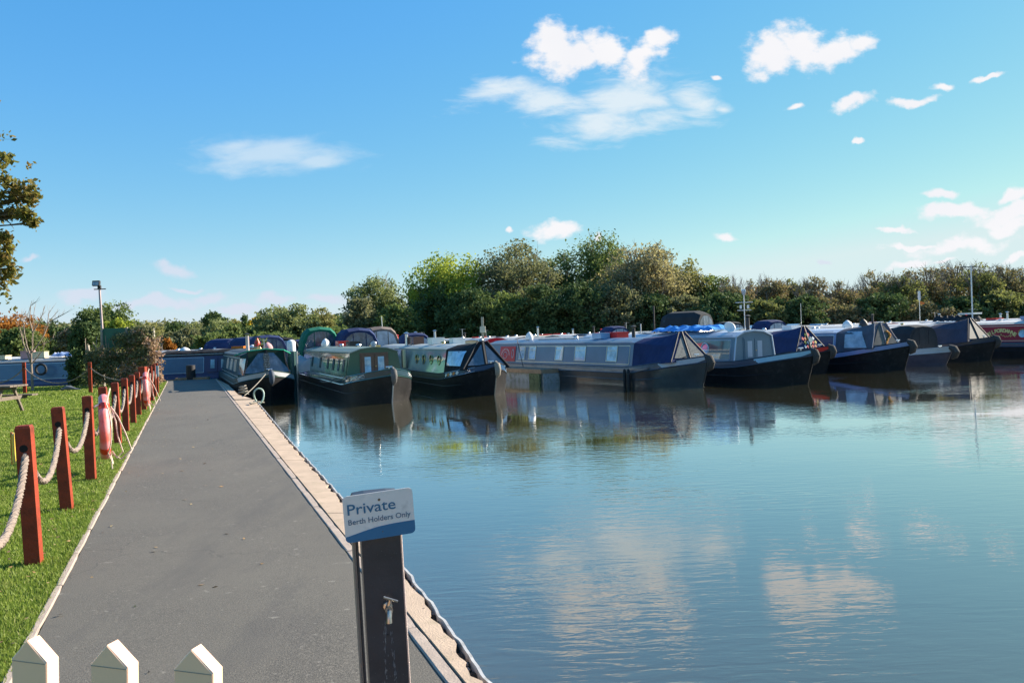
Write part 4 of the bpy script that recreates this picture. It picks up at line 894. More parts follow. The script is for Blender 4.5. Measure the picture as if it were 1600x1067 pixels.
# ---- 3: reflective pale blue boat with portholes
def diam(t, sp, q):
    g, bl, L, rise = q['g'], q['bl'], q['L'], q['rise']
    for sg in (1, -1):
        def hp(x, dz, off=.014):
            gz = gun_z(x, L, bl, g, rise); s = max(0, (x-.25)/(bl-.25)); z = gz+dz; return Vector((x+.34*s*s*z/(g+rise)+off*s, sg*(hull_w(x, L, bl)*(.972+.023*min(1, -dz/.15))+off), z))
        for i in range(5):
            x = .62+i*.17; m_ = K_whitep if i % 2 == 0 else K_orange
            MB().plate([hp(x-.08, -.10), hp(x, -.165), hp(x+.08, -.10), hp(x, -.035)], .004, Vector((0, sg, 0))).build('diamond', m_, t)
        mb = MB(); mb.tube([hp(.5, -.185), hp(1.0, -.185), hp(1.5, -.18), hp(1.95, -.16)], .010, 4); mb.tube([hp(.5, -.02), hp(1.0, -.02), hp(1.5, -.02), hp(1.95, -.03)], .010, 4); mb.build('flash_border', SKYB, t)
o3 = origin(773, 617, TH, 2.5)
b3 = boat('narrowboat', 'mirror-glossy pale blue narrowboat with brass portholes, black cratch cover and pale rope bow fender', o3, TH, L=12.5, bl=2.5, g=.64, rise=.40, ez=1.47, rz=1.62, band=K_hull, flash=paint('deep blue flash', (.02, .07, .15)), cabin=PALEB, roof=mat('blue grey painted roof', (.30, .34, .34), rough=.5, vs=3), front='cratch', flashlen=1.9, group=gF, panel=None,
          cratch=dict(m=C_black, x=1.5, h=1.72, tw=.16, lean=.42, gm=K_cleard, side=[(.12, .78, .92, 1.40, K_gsky)], bar=.05), wins=[(-.75-1.0*i, 'p', .17, .17, 1.08, K_brass) for i in range(4)], roofbits=[('headlamp', 1.35, 0), ('chimney', -7, -.4, .5, K_chrome), ('vent', -3, 0)], fender=(K_rope, .11, K_rope), boards=diam)
sd_ = MB(); sd_.box((-5.15, -.99, 1.07), (.30, .05, .70)); sd_.build('open_side_hatch', CREAM, b3); MB().box((-5.48, -.97, 1.07), (.22, .06, .72)).build('open_side_hatch', K_black, b3)
# ---- 4: long slate blue boat
def b4deco(t, sp, q):
    # maroon name panel with a pale arc and roundel at the stern end
    nrm = Vector((0, -1, .13)).normalized()
    MB().plate([sp(-10.1, .72, -1, .02), sp(-8.62, .72, -1, .02), sp(-8.62, 1.36, -1, .02), sp(-10.1, 1.36, -1, .02)], .004, nrm).build('name_panel', MAROON, t)
    mb = MB()
    for k in range(9):
        a = math.pi*k/8; c = sp(-9.55+.36*math.cos(a), 1.02+.22*math.sin(a), -1, .028); mb.box(c, (.06, .006, .09))
    ring = [sp(-9.55+.2*math.cos(2*math.pi*k/14), .98+.14*math.sin(2*math.pi*k/14), -1, .028) for k in range(14)]; mb.tube(ring, .018, 4, closed=True)
    ring = [sp(-8.85+.1*math.cos(2*math.pi*k/14), 1.05+.18*math.sin(2*math.pi*k/14), -1, .028) for k in range(14)]; mb.tube(ring, .022, 4, closed=True)
    mb.build('name_lettering', paint('lilac grey lettering', (.42, .36, .40)), t)
o4 = origin(1098, 606, 27, 2.5)
b4 = boat('narrowboat', 'long slate blue narrowboat with cream-framed windows and navy cratch cover beside the concrete pontoon', o4, 27, L=12.8, bl=2.5, g=.66, rise=.36, ez=1.46, rz=1.62, band=mat('scuffed navy band', (.05, .055, .08), rough=.35, var=.3, vs=5, coat=.3), flash=LGREY, cabin=BLUE, roof=paint('blue grey roof', (.10, .16, .25)), line=LINEC, panel=BLUE, front='cratch', group=gF, flashlen=1.15,
          panels=[(-8.5, -.22)], cratch=dict(m=C_navy, x=1.55, h=1.78, tw=.12, lean=.50, bm=K_black, gm=mat('lattice glass', (.10, .11, .10), rough=.3, var=.5, col2=(.16, .16, .14), vs=8)), hull=mat('grey blacking', (.035, .036, .038), rough=.3, coat=.4, var=.3, vs=3),
          wins=[(-1.25, 'h', .62, .50, 1.09, LINEC, K_gsky), (-3.35, 'h', .72, .50, 1.09, LINEC, K_gsky), (-4.9, 'h', .55, .50, 1.09, LINEC, K_gsky), (-7.1, 'h', .55, .50, 1.09, LINEC, K_gsky), (-8.0, 'h', .50, .50, 1.09, LINEC, K_gsky)],
          roofbits=[('chimney', -1.6, .35, .40, K_black), ('vent', -5, 0, K_chrome), ('vent', -9, 0), ('pole', -6.2, -.2, 3.0, K_roofw), ('pole', -5.8, .1, 3.4, K_roofw)], fender=(K_ropedk, .14), boards=b4deco)
# ---- 5: grey boat with front doors and one porthole
o5 = origin(1262, 600, 25, 2.4)
b5 = boat('narrowboat', 'blue-grey cabined narrowboat with pale trim, a single big porthole and pale blue bow flash', o5, 25, L=12, bl=2.4, g=.70, rise=.40, ez=1.53, rz=1.72, band=paint('dark slate band', (.045, .055, .075)), flash=paint('ice blue flash', (.28, .50, .62)), cabin=SGREY, roof=LGREY, line=LGREY, panel=BRONZE, front='doors', doorcol=SGREY, doorglass=LGREY, trim=paint('pale blue trim', (.42, .52, .62)), group=gF, flashlen=1.35,
          panels=[(-6.5, -.22)], wins=[(-1.55, 'p', .21, .21, 1.12, K_whitep, K_gsky), (-3.6, 'w', .8, .42, 1.12, K_chrome, K_glass)], roofbits=[('chimney', -.9, .55, .55, K_black), ('vent', -4.8, 0, K_chrome), ('solar', -6, 0)], fender=(K_ropedk, .12))
# ---- 6: navy cratch with harlequin board
def harl(t, fp, hw_, zb, zt, fro):
    cols = [K_yel, K_whitep, K_red, K_whitep, K_orange, K_red, K_yel]
    for j in range(5):
        for i in range(-2, 3):
            z = zb+.08+j*.15; y = i*.13+(.065 if j % 2 else 0)
            if abs(y)+.06 < hw_(z)-.06 and zb-.02 < z < zt:
                MB().plate([fp(y, z-.075, .026), fp(y+.06, z, .026), fp(y, z+.075, .026), fp(y-.06, z, .026)], .004, Vector((1, 0, 0))).build('diamond', cols[(i*2+j*3) % 7], t)
    MB().lathe([(.02, 0), (.10, .03), (.11, .07), (.10, .09)], fp(.02, zb+.32, .04), 12, Matrix.Rotation(math.pi/2, 3, 'Y')).build('headlamp', K_chrome, t)
o6 = origin(1290, 583, 25, 2.3)
b6 = boat('narrowboat', 'narrowboat with navy canvas and red, white and yellow diamond-pattern front board', o6, 25, L=12, bl=2.3, g=.66, rise=.38, ez=1.47, rz=1.63, band=paint('black band', (.02, .02, .024)), flash=K_red, cabin=NAVY, roof=K_roofg, front='cratch', group=gF, flashlen=.8, cratch=dict(m=C_navy, x=1.25, h=1.80, tw=.10, lean=.46, glass=None, bm=K_black, deco=harl), roofbits=[('vent', -3, 0), ('solar', -3.2, .1, 14), ('solar', -4.4, .1, 14), ('solar', -5.6, .1, 14)], fender=(K_ropedk, .13))
# ---- 7: dark blue cabin with white trim, grey canopy and orange flowers
def flow(t, fp, hw_, zb, zt, fro):
    mb = MB(); rr = random.Random(5)
    for i in range(26): a = i/26; mb.lathe([(.01, -.03), (.035, 0), (.01, .03)], fp(.16+.14*math.sin(a*5)+rr.uniform(-.03, .03), zt-.22-.50*a, .05), 6)
    mb.build('flower_garland', mat('orange silk flowers', (.75, .20, .02), rough=.7, var=.4, vs=30, col2=(.7, .45, .05)), t)
o7 = origin(1413, 578, 25, 2.5)
b7 = boat('narrowboat', 'dark blue narrowboat with grey canopy hung with orange flowers and lavender-blue bow', o7, 25, L=12, bl=2.5, g=.64, rise=.46, ez=1.47, rz=1.63, band=LAV, flash=LAV, cabin=LAV, roof=paint('lilac white roof', (.48, .52, .60)), line=K_whitep, panel=paint('deep gloss navy', (.012, .025, .09), rough=.3, coat=.15), front='cratch', group=gF, flashlen=2.0,
          cratch=dict(m=C_grey, x=1.45, h=1.83, tw=.30, lean=.36, bm=canvas('grey bars', (.2, .2, .22)), gm=mat('canopy interior', (.045, .04, .035), rough=.3, var=.6, vs=5), side=[(.25, .86, .86, 1.50, K_clear)], deco=flow), wins=[], roofbits=[('vent', -2, 0, K_chrome), ('vent', -5, 0, K_chrome), ('hatch', -7.6, 0, K_roofw)], fender=(K_ropedk, .15))
# ---- 8: boat with upright dark hood and pale bow
o8 = origin(1478, 570, 25, 2.3)
b8 = boat('narrowboat', 'narrowboat with rounded dark slate hood, pale deck edge and a blunt grey bow fender', o8, 25, L=12, bl=2.3, g=.54, rise=.20, ez=1.42, rz=1.58, hull=mat('maroon grey hull', (.085, .07, .09), rough=.45, var=.25, vs=3), band=paint('off white band', (.50, .50, .49)), cabin=paint('plum cabin', (.10, .075, .12)), roof=K_roofw, line=CREAM, panel=CREAM, panels=[(-2.6, -.45)], front='none', group=gF, hood=(.25, 1.30, 1.66, C_dslate, C_dslate, 1), roofbits=[('vent', -2, 0, K_chrome), ('vent', -4.5, 0, K_chrome)], fender=(K_ropedk, .17))
# ---- 9: boat with big dark cover
o9 = origin(1547, 563, 25, 2.4)
b9 = boat('narrowboat', 'black-hulled narrowboat under a long crumpled dark cover, beside the maroon boat', o9, 25, L=12, bl=2.4, g=.64, rise=.40, ez=1.47, rz=1.62, band=paint('blue black band', (.02, .026, .045)), cabin=paint('dark plum', (.05, .04, .06)), roof=K_roofg, front='cratch', group=gF, cratch=dict(m=canvas('dark blue grey canvas', (.045, .052, .082)), x=1.5, h=1.85, tw=.12, lean=.55, gm=mat('dark mesh panel', (.03, .045, .045), rough=.6), bm=K_black), roofbits=[('vent', -2, 0)], fender=(K_ropedk, .13))
# ---- 10: maroon boat with its name in an arc
def name10(t, sp, q):
    M_gold = mat('gold lettering', (.85, .62, .20), rough=.4, var=.12)
    word = 'MILFORDANNE'; cx, cz, rad = -2.42, .66, .86
    for i, ch in enumerate(word):
        k = (i-(len(word)-1)/2); a = k*.134; x = cx+rad*math.sin(a)*1.15; z = cz+rad*(math.cos(a))-.34
        me = textmesh(ch, .235, 'CENTER', .002, .012); me.materials.append(M_gold)
        c = sp(x, z-.06, -1, .022)
        o = bpy.data.objects.new('letter', me); C.objects.link(o); o.parent = t
        o.matrix_local = Matrix.Translation(c) @ Matrix.Rotation(math.pi/2+R(-7), 4, 'X') @ Matrix.Rotation(-a*.9, 4, 'Z')
    mb = MB()
    for sg in (-1, 1):
        mb.tube([sp(cx+sg*(.05+.42*k/14), .93+.035*math.sin(k*.9)*(-1 if k > 7 else 1), -1, .024) for k in range(15)], .011, 4)
        mb.tube([sp(cx+sg*(.47+.04*math.cos(k*.7)), .93+.04*math.sin(k*.7), -1, .024) for k in range(8)], .010, 4)
    mb.tube([sp(cx+.03*math.cos(k), 1.0+.04*math.sin(k), -1, .024) for k in range(7)], .010, 4); mb.build('scroll_mark', M_gold, t)
o10 = Vector((25.95, 38.05, 0))
def place10():
    p = P(1560, 556, 0); b = Vector((math.sin(R(27)), -math.cos(R(27)), 0)); s = Vector((-math.cos(R(27)), -math.sin(R(27)), 0)); return p - s*1.0 + b*2.5
o10 = place10()
b10 = boat('narrowboat', 'maroon narrowboat with its name in an arc of gold letters, at the right edge', o10, 27, L=13, bl=2.5, g=.64, rise=.36, ez=1.50, rz=1.64, band=mat('navy lower band', (.03, .035, .06), rough=.35, coat=.3), cabin=MAROON, roof=K_roofw, line=LINEC, panel=MAROON, panels=[(-9, -.3)], front='doors', group=gF, wins=[(-1.42, 'p', .19, .19, 1.05, K_brass, K_gsky), (-3.42, 'p', .19, .19, 1.05, K_brass, K_gsky), (-5.4, 'p', .19, .19, 1.05, K_brass, K_gsky)], roofbits=[('vent', -3, 0, K_chrome), ('hatch', -4.6, 0, K_black)], fender=(K_ropedk, .13), boards=name10)
# ---- side-on boats closing the end of the path
L1o = Vector((-46, 40.2, 0))
def sidewin(x0): return [(x0, 'w', .3, .42)]
o11 = Vector((-13.9, 40.3, 0))
def doors11(t, sp, q):
    nrm = Vector((0, 1, .13)).normalized()
    # this boat shows its port side, so build double doors on that side too
    for sg in (-1, 1):
        nrm = Vector((0, sg, .13)).normalized()
        for k in (0, 1):
            x = -2.32-k*.52
            d_ = MB().plate([sp(x-.24, .60, sg, .012), sp(x+.24, .60, sg, .012), sp(x+.24, 1.33, sg, .012), sp(x-.24, 1.33, sg, .012)], .02, nrm).build('side_door', NAVY, t)
            MB().plate([sp(x-.10, .78, sg, .034), sp(x+.10, .78, sg, .034), sp(x+.10, 1.2, sg, .034), sp(x-.10, 1.2, sg, .034)], .006, nrm).build('pane', K_gsky, d_)
b11 = boat('narrowboat', 'navy narrowboat broadside at the path end, with pale-lined blue panels and double side doors', Vector((-11.6, 40.6, 0)), 88, L=9.6, bl=2.2, g=.52, rise=.3, ez=1.42, rz=1.56, band=NAVY, cabin=NAVY, roof=K_roofd, line=LINEB, panel=STEEL, panels=[(-1.86, -.15), (-5.35, -3.3), (-8.0, -5.7)], front='doors', boards=doors11, roofbits=[('vent', -2, .2, K_chrome), ('vent', -4, 0, K_brass)], group='boats lying broadside beyond the lawn', hull=NAVY)
b12 = boat('narrowboat', 'long steel blue narrowboat broadside beyond the lawn, with a black tyre hung on its side', Vector((-19.6, 40.1, 0)), 90, L=15, bl=2.2, g=.52, rise=.3, ez=1.42, rz=1.56, band=NAVY, cabin=NAVY, roof=K_roofg, line=LINEB, panel=STEEL, panels=[(-13.0, -.2)], front='doors', group='boats lying broadside beyond the lawn', roofbits=[('vent', -2, .2, K_chrome)], hull=NAVY)
p = D(64, 577, 38.85); o = tag(MB().tube([p+Vector((.24*math.cos(a), 0, .24*math.sin(a))) for a in [2*math.pi*k/20 for k in range(20)]], .055, 8, closed=True).build('tyre_fender', K_rubber), 'black tyre fender hanging on the steel blue boat behind the sapling', 'fender')
# ---- back rows
gB = 'narrowboats moored in the back rows'
cabs = [MAROON, NAVY, DGRN, CREAM, GREYP, BLUE, paint('brick red paint', (.30, .05, .03)), K_whitep]
roofs = [K_roofw, K_roofc, K_roofw, K_roofg, K_roofw, K_roofc]
rb = random.Random(21)
back = [ # px of cabin front, distance, hood?, cabin index, roof index, label
 (602, 44, None, 0, 0, 'red-roofed far boat seen over the dark green narrowboat'), (640, 46, ('n', C_navy), 1, 0, 'far boat with low navy hood right of the flag pole'), (668, 48, None, 6, 1, 'far boat with a pale flue behind the portholed boat'), (700, 45, None, 2, 1, 'far boat whose dark flue stands above the portholed boat'),
 (735, 44, None, 3, 3, 'far cream and dark painted boat just left of the bird-box post'), (775, 50, None, 0, 0, 'pale-roofed far boat right of the bird-box post'), (818, 52, None, 4, 0, 'far white-roofed boat with stacked boards, over the blue boat stern'), (862, 54, None, 5, 1, 'far cream-roofed boat over the middle of the slate blue boat'), (905, 55, None, 1, 0, 'far boat whose roof shows over the cream-framed windows'), (950, 56, ('n', C_navy), 3, 0, 'far boat with blue cover over the long slate blue roof'),
 (1000, 57, None, 6, 0, 'far boat with red box on its roof, left of the big grey hood'), (1125, 52, ('n', C_dslate), 0, 0, 'far boat with small dark hood and clear sides, right of the big grey hood'), (1188, 50, ('n', C_navy), 1, 1, 'far boat with dark hood under the anchor-shaped mast'), (1260, 49, None, 4, 0, 'far boat with silvery sloping solar panels on its roof'), (1330, 52, None, 2, 0, 'far white-roofed boat above the dark blue white-trimmed cabin'), (1395, 53, None, 0, 0, 'far white-roofed boat just left of the white flag pole'), (1440, 54, None, 5, 0, 'far white-roofed boat right of the white flag pole'), (1500, 55, None, 6, 0, 'far boat with dark flue left of the thin white mast'), (1560, 56, None, 4, 0, 'far boat with dark tarped roof above the maroon boat'), (1610, 52, None, 2, 0, 'far pale-roofed boat at the right edge behind the maroon boat'), (1660, 50, None, 1, 0, 'far boat beyond the right edge')]
for (px, Y, hd, ci, ri, lb) in back:
    d = D(px, 520, Y); th = TH+3.6 if px > 760 else TH
    bits = [('vent', -2.5, 0, K_chrome), ('vent', -5.5, 0, K_chrome)]
    q = rb.random()
    if q < .45: bits.append(('chimney', -1.2, -.4, rb.uniform(.4, .6), rb.choice([K_black, K_chrome])))
    if q > .35: bits.append(('pole', -4, .2, 3.4, rb.choice([K_roofw, K_wood])))
    if rb.random() < .8: bits.append(('hatch', rb.uniform(-7, -3), rb.uniform(-.2, .2), rb.choice([K_red, K_whitep, K_black, SKYB, K_whitep, K_roofd, K_yel, K_wood])))
    if rb.random() < .7: bits.append(('pole', rb.uniform(-6, -2), rb.uniform(-.4, .4), rb.uniform(1.5, 4), rb.choice([K_roofw, K_wood, K_black, K_chrome])))
    if rb.random() < .5: bits.append(('chimney', rb.uniform(-7, -4), .3, rb.uniform(.3, .5), rb.choice([K_black, K_chrome, K_red])))
    if rb.random() < .35: bits.append(('mast', -2, .2, rb.uniform(.5, .9)))
    if 'solar' in lb: bits += [('solar', -1.2-1.15*k, -.1, 18) for k in range(4)]
    boat('narrowboat', lb, Vector((d.x, d.y, 0)), th, L=11, bl=2.2, g=.66, rise=.3, ez=1.50, rz=1.66+rb.uniform(-.03, .06), cabin=cabs[ci], roof=roofs[ri], panel=cabs[(ci+3) % 8], line=LINEC, front='doors' if not hd else 'none', detail=0, group=gB, wins=[(-1.5, 'w', .5, .4), (-3.5, 'w', .5, .4)], hood=(.05, 1.5, 2.15, hd[1], K_clear, 1) if hd else None, roofbits=bits)
# boats with big hoods
def hooded(px, Y, topy, lb, hm, gm, x0=.05, x1=2.0, th=TH, cab=NAVY, k=2):
    d = D(px, topy, Y); boat('narrowboat', lb, Vector((d.x, d.y, 0)), th, L=10, bl=2.3, g=.66, rise=.25, ez=1.48, rz=1.64, cabin=cab, roof=K_roofg, front='none', detail=0, group=gB, hood=(x0, x1, d.z, hm, gm, k), roofbits=[('vent', -2.5, 0, K_chrome)])
hooded(548, 37.5, 513, 'boat with tall navy-framed hood, next right of the green-topped hood', C_navy, K_cleard, k=2)
hooded(583, 41, 511, 'boat with brown-grey canopy and clear sides, beside the navy-framed hood', C_brown, K_clear, k=2)
hooded(1040, 38, 488, 'boat with the big rounded dark grey hood above the navy cratch cover', C_dslate, K_cleard, th=50, x0=.1, x1=2.0, k=2)
hooded(330, 50, 530, 'far boat with blue and white folded covers beyond the broadside navy boat', C_navy, K_clear, th=70)
hooded(372, 47, 527, 'far boat with low navy hood left of the pinkish flue', C_navy, K_clear, th=50)
hooded(408, 44, 524, 'boat with navy hood right behind the first cratch-covered boat', C_navy, K_cleard, th=30)
hooded(438, 47, 527, 'boat with black hood behind the white-topped green pillar', C_black, K_clear, th=20)
hooded(466, 48, 530, 'boat with dark hood just left of the green-topped hood', C_navy, K_cleard, th=20)
for (px, Y, cab, rf, lb) in [(262, 46, GREYP, K_roofg, 'far grey boat roof just right of the climber screen'), (300, 52, MAROON, K_roofw, 'far maroon boat beyond the broadside navy boat'), (20, 46, CREAM, K_roofw, 'far cream boat behind the long steel blue one'), (90, 47, NAVY, K_roofw, 'far navy boat with red cover behind the sapling')]:
    d = D(px, 540, Y); boat('narrowboat', lb, Vector((d.x+3, d.y, 0)), 88, L=11, bl=2.2, g=.62, rise=.3, ez=1.46, rz=1.62, cabin=cab, roof=rf, front='doors', detail=0, group=gB, roofbits=[('vent', -2.5, 0, K_chrome), ('chimney', -5, 0, .4, K_black)])
#@@PROPS
# ================================================================== PONTOONS, POLES AND ROOF THINGS
M_conc = mat('stained concrete', (.34, .34, .33), rough=.9, var=.2, vs=3, bump=.4, bs=25, col2=(.16, .17, .12), c2=(.48, .7))
M_moss = mat('mossy concrete', (.16, .18, .08), rough=.95, var=.3, vs=4, bump=.5, bs=25, col2=(.08, .09, .04))
M_deck = mat('pontoon decking', (.24, .20, .15), rough=.9, var=.3, vs=5, bump=.4, bs=20)
def pontoon(label, p0, th, L, w, main=False):
    t = thing('pontoon', label, 'pontoon', (p0.x, p0.y, 0), R(th)-math.pi/2)
    MB().box((-L/2, 0, .16), (L-.04, w-.06, .5)).build('float', M_conc, t)
    MB().box((-L*.5, -w/2-.012, .42), (L, .05, .14)).build('fascia', M_timber, t); MB().box((-L*.5, w/2+.012, .42), (L, .05, .14)).build('fascia', M_timber, t); MB().box((.03, 0, .42), (.05, w+.07, .14)).build('fascia', M_timber, t)
    n = min(int(L/.145), 90); me = MB().box((0, 0, 0), (.135, w+.05, .03)).build('plank', M_deck).data
    bpy.data.objects.remove([q for q in bpy.data.objects if q.data == me][0])
    for i in range(n): inst(me, 'plank', (-.07-i*.145, 0, .50+random.uniform(-.003, .003)), t)
    return t
c = P(846, 598, 0); bdir = Vector((math.sin(R(27)), -math.cos(R(27)), 0)); sdir = Vector((math.cos(R(27)), math.sin(R(27)), 0))
pc = c + sdir*.48
t = pontoon('short concrete pontoon with timber edge beside the slate blue boat', pc, 27, 9.0, .96)
MB().box((-.42, -.53, .12), (.84, .07, .44)).build('mossy_block', M_moss, t); MB().box((.075, 0, .12), (.07, .90, .44)).build('end_block', M_conc, t)
bolt = [P(1130, 600, 0)]
pontoon('narrow finger pontoon between the first two green boats', origin(470, 600, TH, 0)+Vector((-.2, 3, 0)), TH, 10, .6)
pontoon('finger pontoon behind the portholed boat', L2W(o3, TH, -3, 1.5, 0), TH, 9, .5)
pontoon('walkway pontoon running behind the front row of boats', Vector((26, 53.5, 0)), 78, 36, 1.3)
# white-topped green pillar
b = P(455, 604, .0); Yp = 31.5; bb = D(457, 588, Yp)
t = thing('mooring_pillar', 'dark green pillar with a white cap standing behind the first boat', 'pillar', (bb.x, Yp, 0))
z1 = D(454, 549, Yp).z; z2 = D(454, 532, Yp).z
MB().lathe([(.16, -.8), (.16, z1)], (0, 0, 0), 12).build('shaft', paint('pillar green', (.03, .085, .085)), t); MB().lathe([(.165, z1), (.165, z2-.06), (.12, z2), (.02, z2+.03)], (0, 0, 0), 12).build('cap', K_whitep, t); MB().tube([(.22, -.1, -.8), (.22, -.1, z1)], .045, 7).build('pipe', K_chrome, t)
tb = D(486, 562, 34)
# tarpaulin-covered thing
a = D(475, 575, 36); 
mb = MB(); secs = []
for k in range(7):
    x = k/6; secs.append([(x*1.1, y*(.7+.05*math.sin(k*2)), .5+(.75+.1*math.sin(k*1.7))*max(0, 1-(abs(y)/1.02)**2)**.5) for y in (-1, -.75, -.4, 0, .4, .75, 1)])
mb.loft(secs, closed=True, smooth=True); o = mb.build('covered_dinghy', C_ltgrey, None, (D(463, 570, 35).x, 35, 0)); o.rotation_euler = (0, 0, R(-10)); tag(o, 'thing under crumpled pale tarpaulin between the pillar and the second boat', 'tarpaulin')
# mooring ring stand with hose at the quay corner
q = P(405, 628, .37)
t = thing('mooring_ring', 'loop of pale hose and rope standing on the quay corner by the first bow', 'hose', q)
MB().tube([(.13*math.cos(a), .05*math.sin(a*2), .16+.20*math.sin(a)) for a in [2*math.pi*k/16 for k in range(16)]], .022, 6, closed=True).build('loop', mat('green white hose', (.30, .42, .36), rough=.5), t)
MB().tube([(.1, .1, -.02), (-.1, -.15, .03), (.05, -.4, .02), (-.05, -.6, .03), (.07, -.9, .02)], .02, 6).build('loose_end', K_rope, t)
q = P(380, 617, .37); o = tag(MB().tube([q+Vector((.16*math.cos(k*.9)*(1-.02*k), .1*math.sin(k*.9), .03+.012*k)) for k in range(22)], .022, 6).build('rope_coil', K_rope), 'coil of mooring rope on the sandstone by the first bow', 'rope')
# fender hanging from the slate blue boat
for (dx, lb) in ((0, 'left of two black fenders hanging at the slate blue bow'), (.10, 'right of two black fenders hanging at the slate blue bow')):
    w = L2W(o4, 27, .1-dx*2.2, -1.13, 0); o = tag(MB().lathe([(.02, .60), (.05, .55), (.06, .2), (.05, -.12), (.02, -.16)], (w.x, w.y, 0), 9).build('rope_fender', K_rubber), lb, 'fender', 'fenders at the slate blue bow')
def line(pts, sag, r, m, label):
    out = []
    for a, b in zip(pts, pts[1:]):
        for k in range(11): u = k/10; out.append(a.lerp(b, u)-Vector((0, 0, sag*4*u*(1-u))))
    return tag(MB().tube(out, r, 5).build('mooring_rope', m), label, 'rope')
line([L2W(o4, 27, -8.6, -.75, 1.62), L2W(o4, 27, -7.0, -1.35, .55)], .03, .016, K_black, 'dark rope slanting from the slate blue roof down to the concrete pontoon')
line([L2W(o4, 27, 2.1, -.2, 1.02), L2W(o4, 27, .4, -1.4, .45)], .05, .014, K_ropedk, 'slack dark rope at the slate blue bow')
line([L2W(o2, TH, 2.05, 0, 1.06), L2W(o2, TH, .9, -1.05, .80), L2W(o2, TH, -2.6, -1.35, .52)], .08, .014, K_rope, 'pale mooring rope from the brown-doored green boat to its pontoon')
line([L2W(o3, TH, 2.2, 0, 1.06), L2W(o3, TH, .2, 1.15, .6)], .08, .014, K_rope, 'pale rope down the far side of the portholed bow')
line([L2W(o1, TH+1, 2.0, 0, 1.0), P(382, 618, .40)], .05, .014, K_rope, 'mooring rope from the first bow to the sandstone quay')
line([L2W(o5, 25, 2.1, 0, 1.12), L2W(o5, 25, .3, 1.2, .7)], .05, .014, K_ropedk, 'dark rope from the ice-blue flashed bow to the harlequin boat')
# water-pump boxes / bird-box post above the portholed boat
def post_box(px, topy, boty, Y, lb):
    a = D(px, topy, Y); t = thing('service_post', lb, 'post', (a.x, Y, 0)); MB().box((0, 0, a.z-.5), (.10, .10, 1.6+a.z*.1)).build('shaft', mat('post wood', (.33, .31, .24), rough=.8), t); MB().box((0, 0, a.z-.1), (.22, .20, .26)).build('box', mat('box cream', (.50, .48, .38), rough=.7), t); return t
post_box(754, 511, 545, 34, 'pale wooden post with a square box top behind the black cratch cover')
# poles and masts
def pole(name, label, px, topy, Y, r, m, extra=None, lean=0., cat='pole', zb=.3):
    a = D(px, topy, Y); t = thing(name, label, cat, (a.x, Y, zb)); MB().tube([(lean, 0, 0), (0, 0, a.z-zb)], r, 7).build('shaft', m, t)
    if extra: extra(t, a.z-zb)
    return t
pole('signal_mast', 'thin white mast rising in front of the long dark cover on the right', 1517, 415, 37.3, .03, K_whitep, lambda t, z: MB().tube([(-.5, 0, z-.06), (.25, 0, z-.06)], .02, 5).build('cross_arm', K_black, t), zb=.9)
pole('flag_pole', 'slim pole with a white panel and orange pennant before the right hedge', 1436, 454, 56, .03, K_chrome, lambda t, z: (MB().box((.0, 0, z-.35), (.16, .05, .6)).build('panel', K_whitep, t), MB().plate([(.05, 0, z-.75), (.35, 0, z-.8), (.32, 0, z-.95), (.05, 0, z-.95)], .01).build('pennant', K_orange, t)))
pole('aerial_mast', 'white mast with a round top and two cross bars above the small dark hood', 1162, 456, 47, .025, K_whitep, lambda t, z: (MB().lathe([(.05, -.2), (.14, 0), (.12, .12), (.02, .16)], (0, 0, z), 10).build('top', K_clear, t), MB().tube([(-.5, 0, z-.6), (.5, 0, z-.6)], .02, 5).build('cross_bar', K_whitep, t), MB().tube([(-.4, 0, z-1.05), (.4, 0, z-1.05)], .02, 5).build('cross_bar', K_whitep, t), MB().box((-.2, 0, z-.85), (.12, .04, .2)).build('fitting', K_whitep, t), MB().box((.22, 0, z-.85), (.12, .04, .2)).build('fitting', K_whitep, t)))
pole('boat_flag_pole', 'thin grey pole leaning behind the brown-grey canopy', 596, 495, 44, .025, K_chrome, lean=.12)
pole('aerial_mast', 'thin grey aerial before the hedge above the diamond-pattern board', 1251, 474, 52, .02, K_chrome)
pole('chimney_post', 'dark post before the trees, left of the big grey hood', 1021, 478, 50, .05, K_black)
pole('aerial_mast', 'short forked white aerial left of the dark post', 1001, 506, 48, .03, K_whitep)
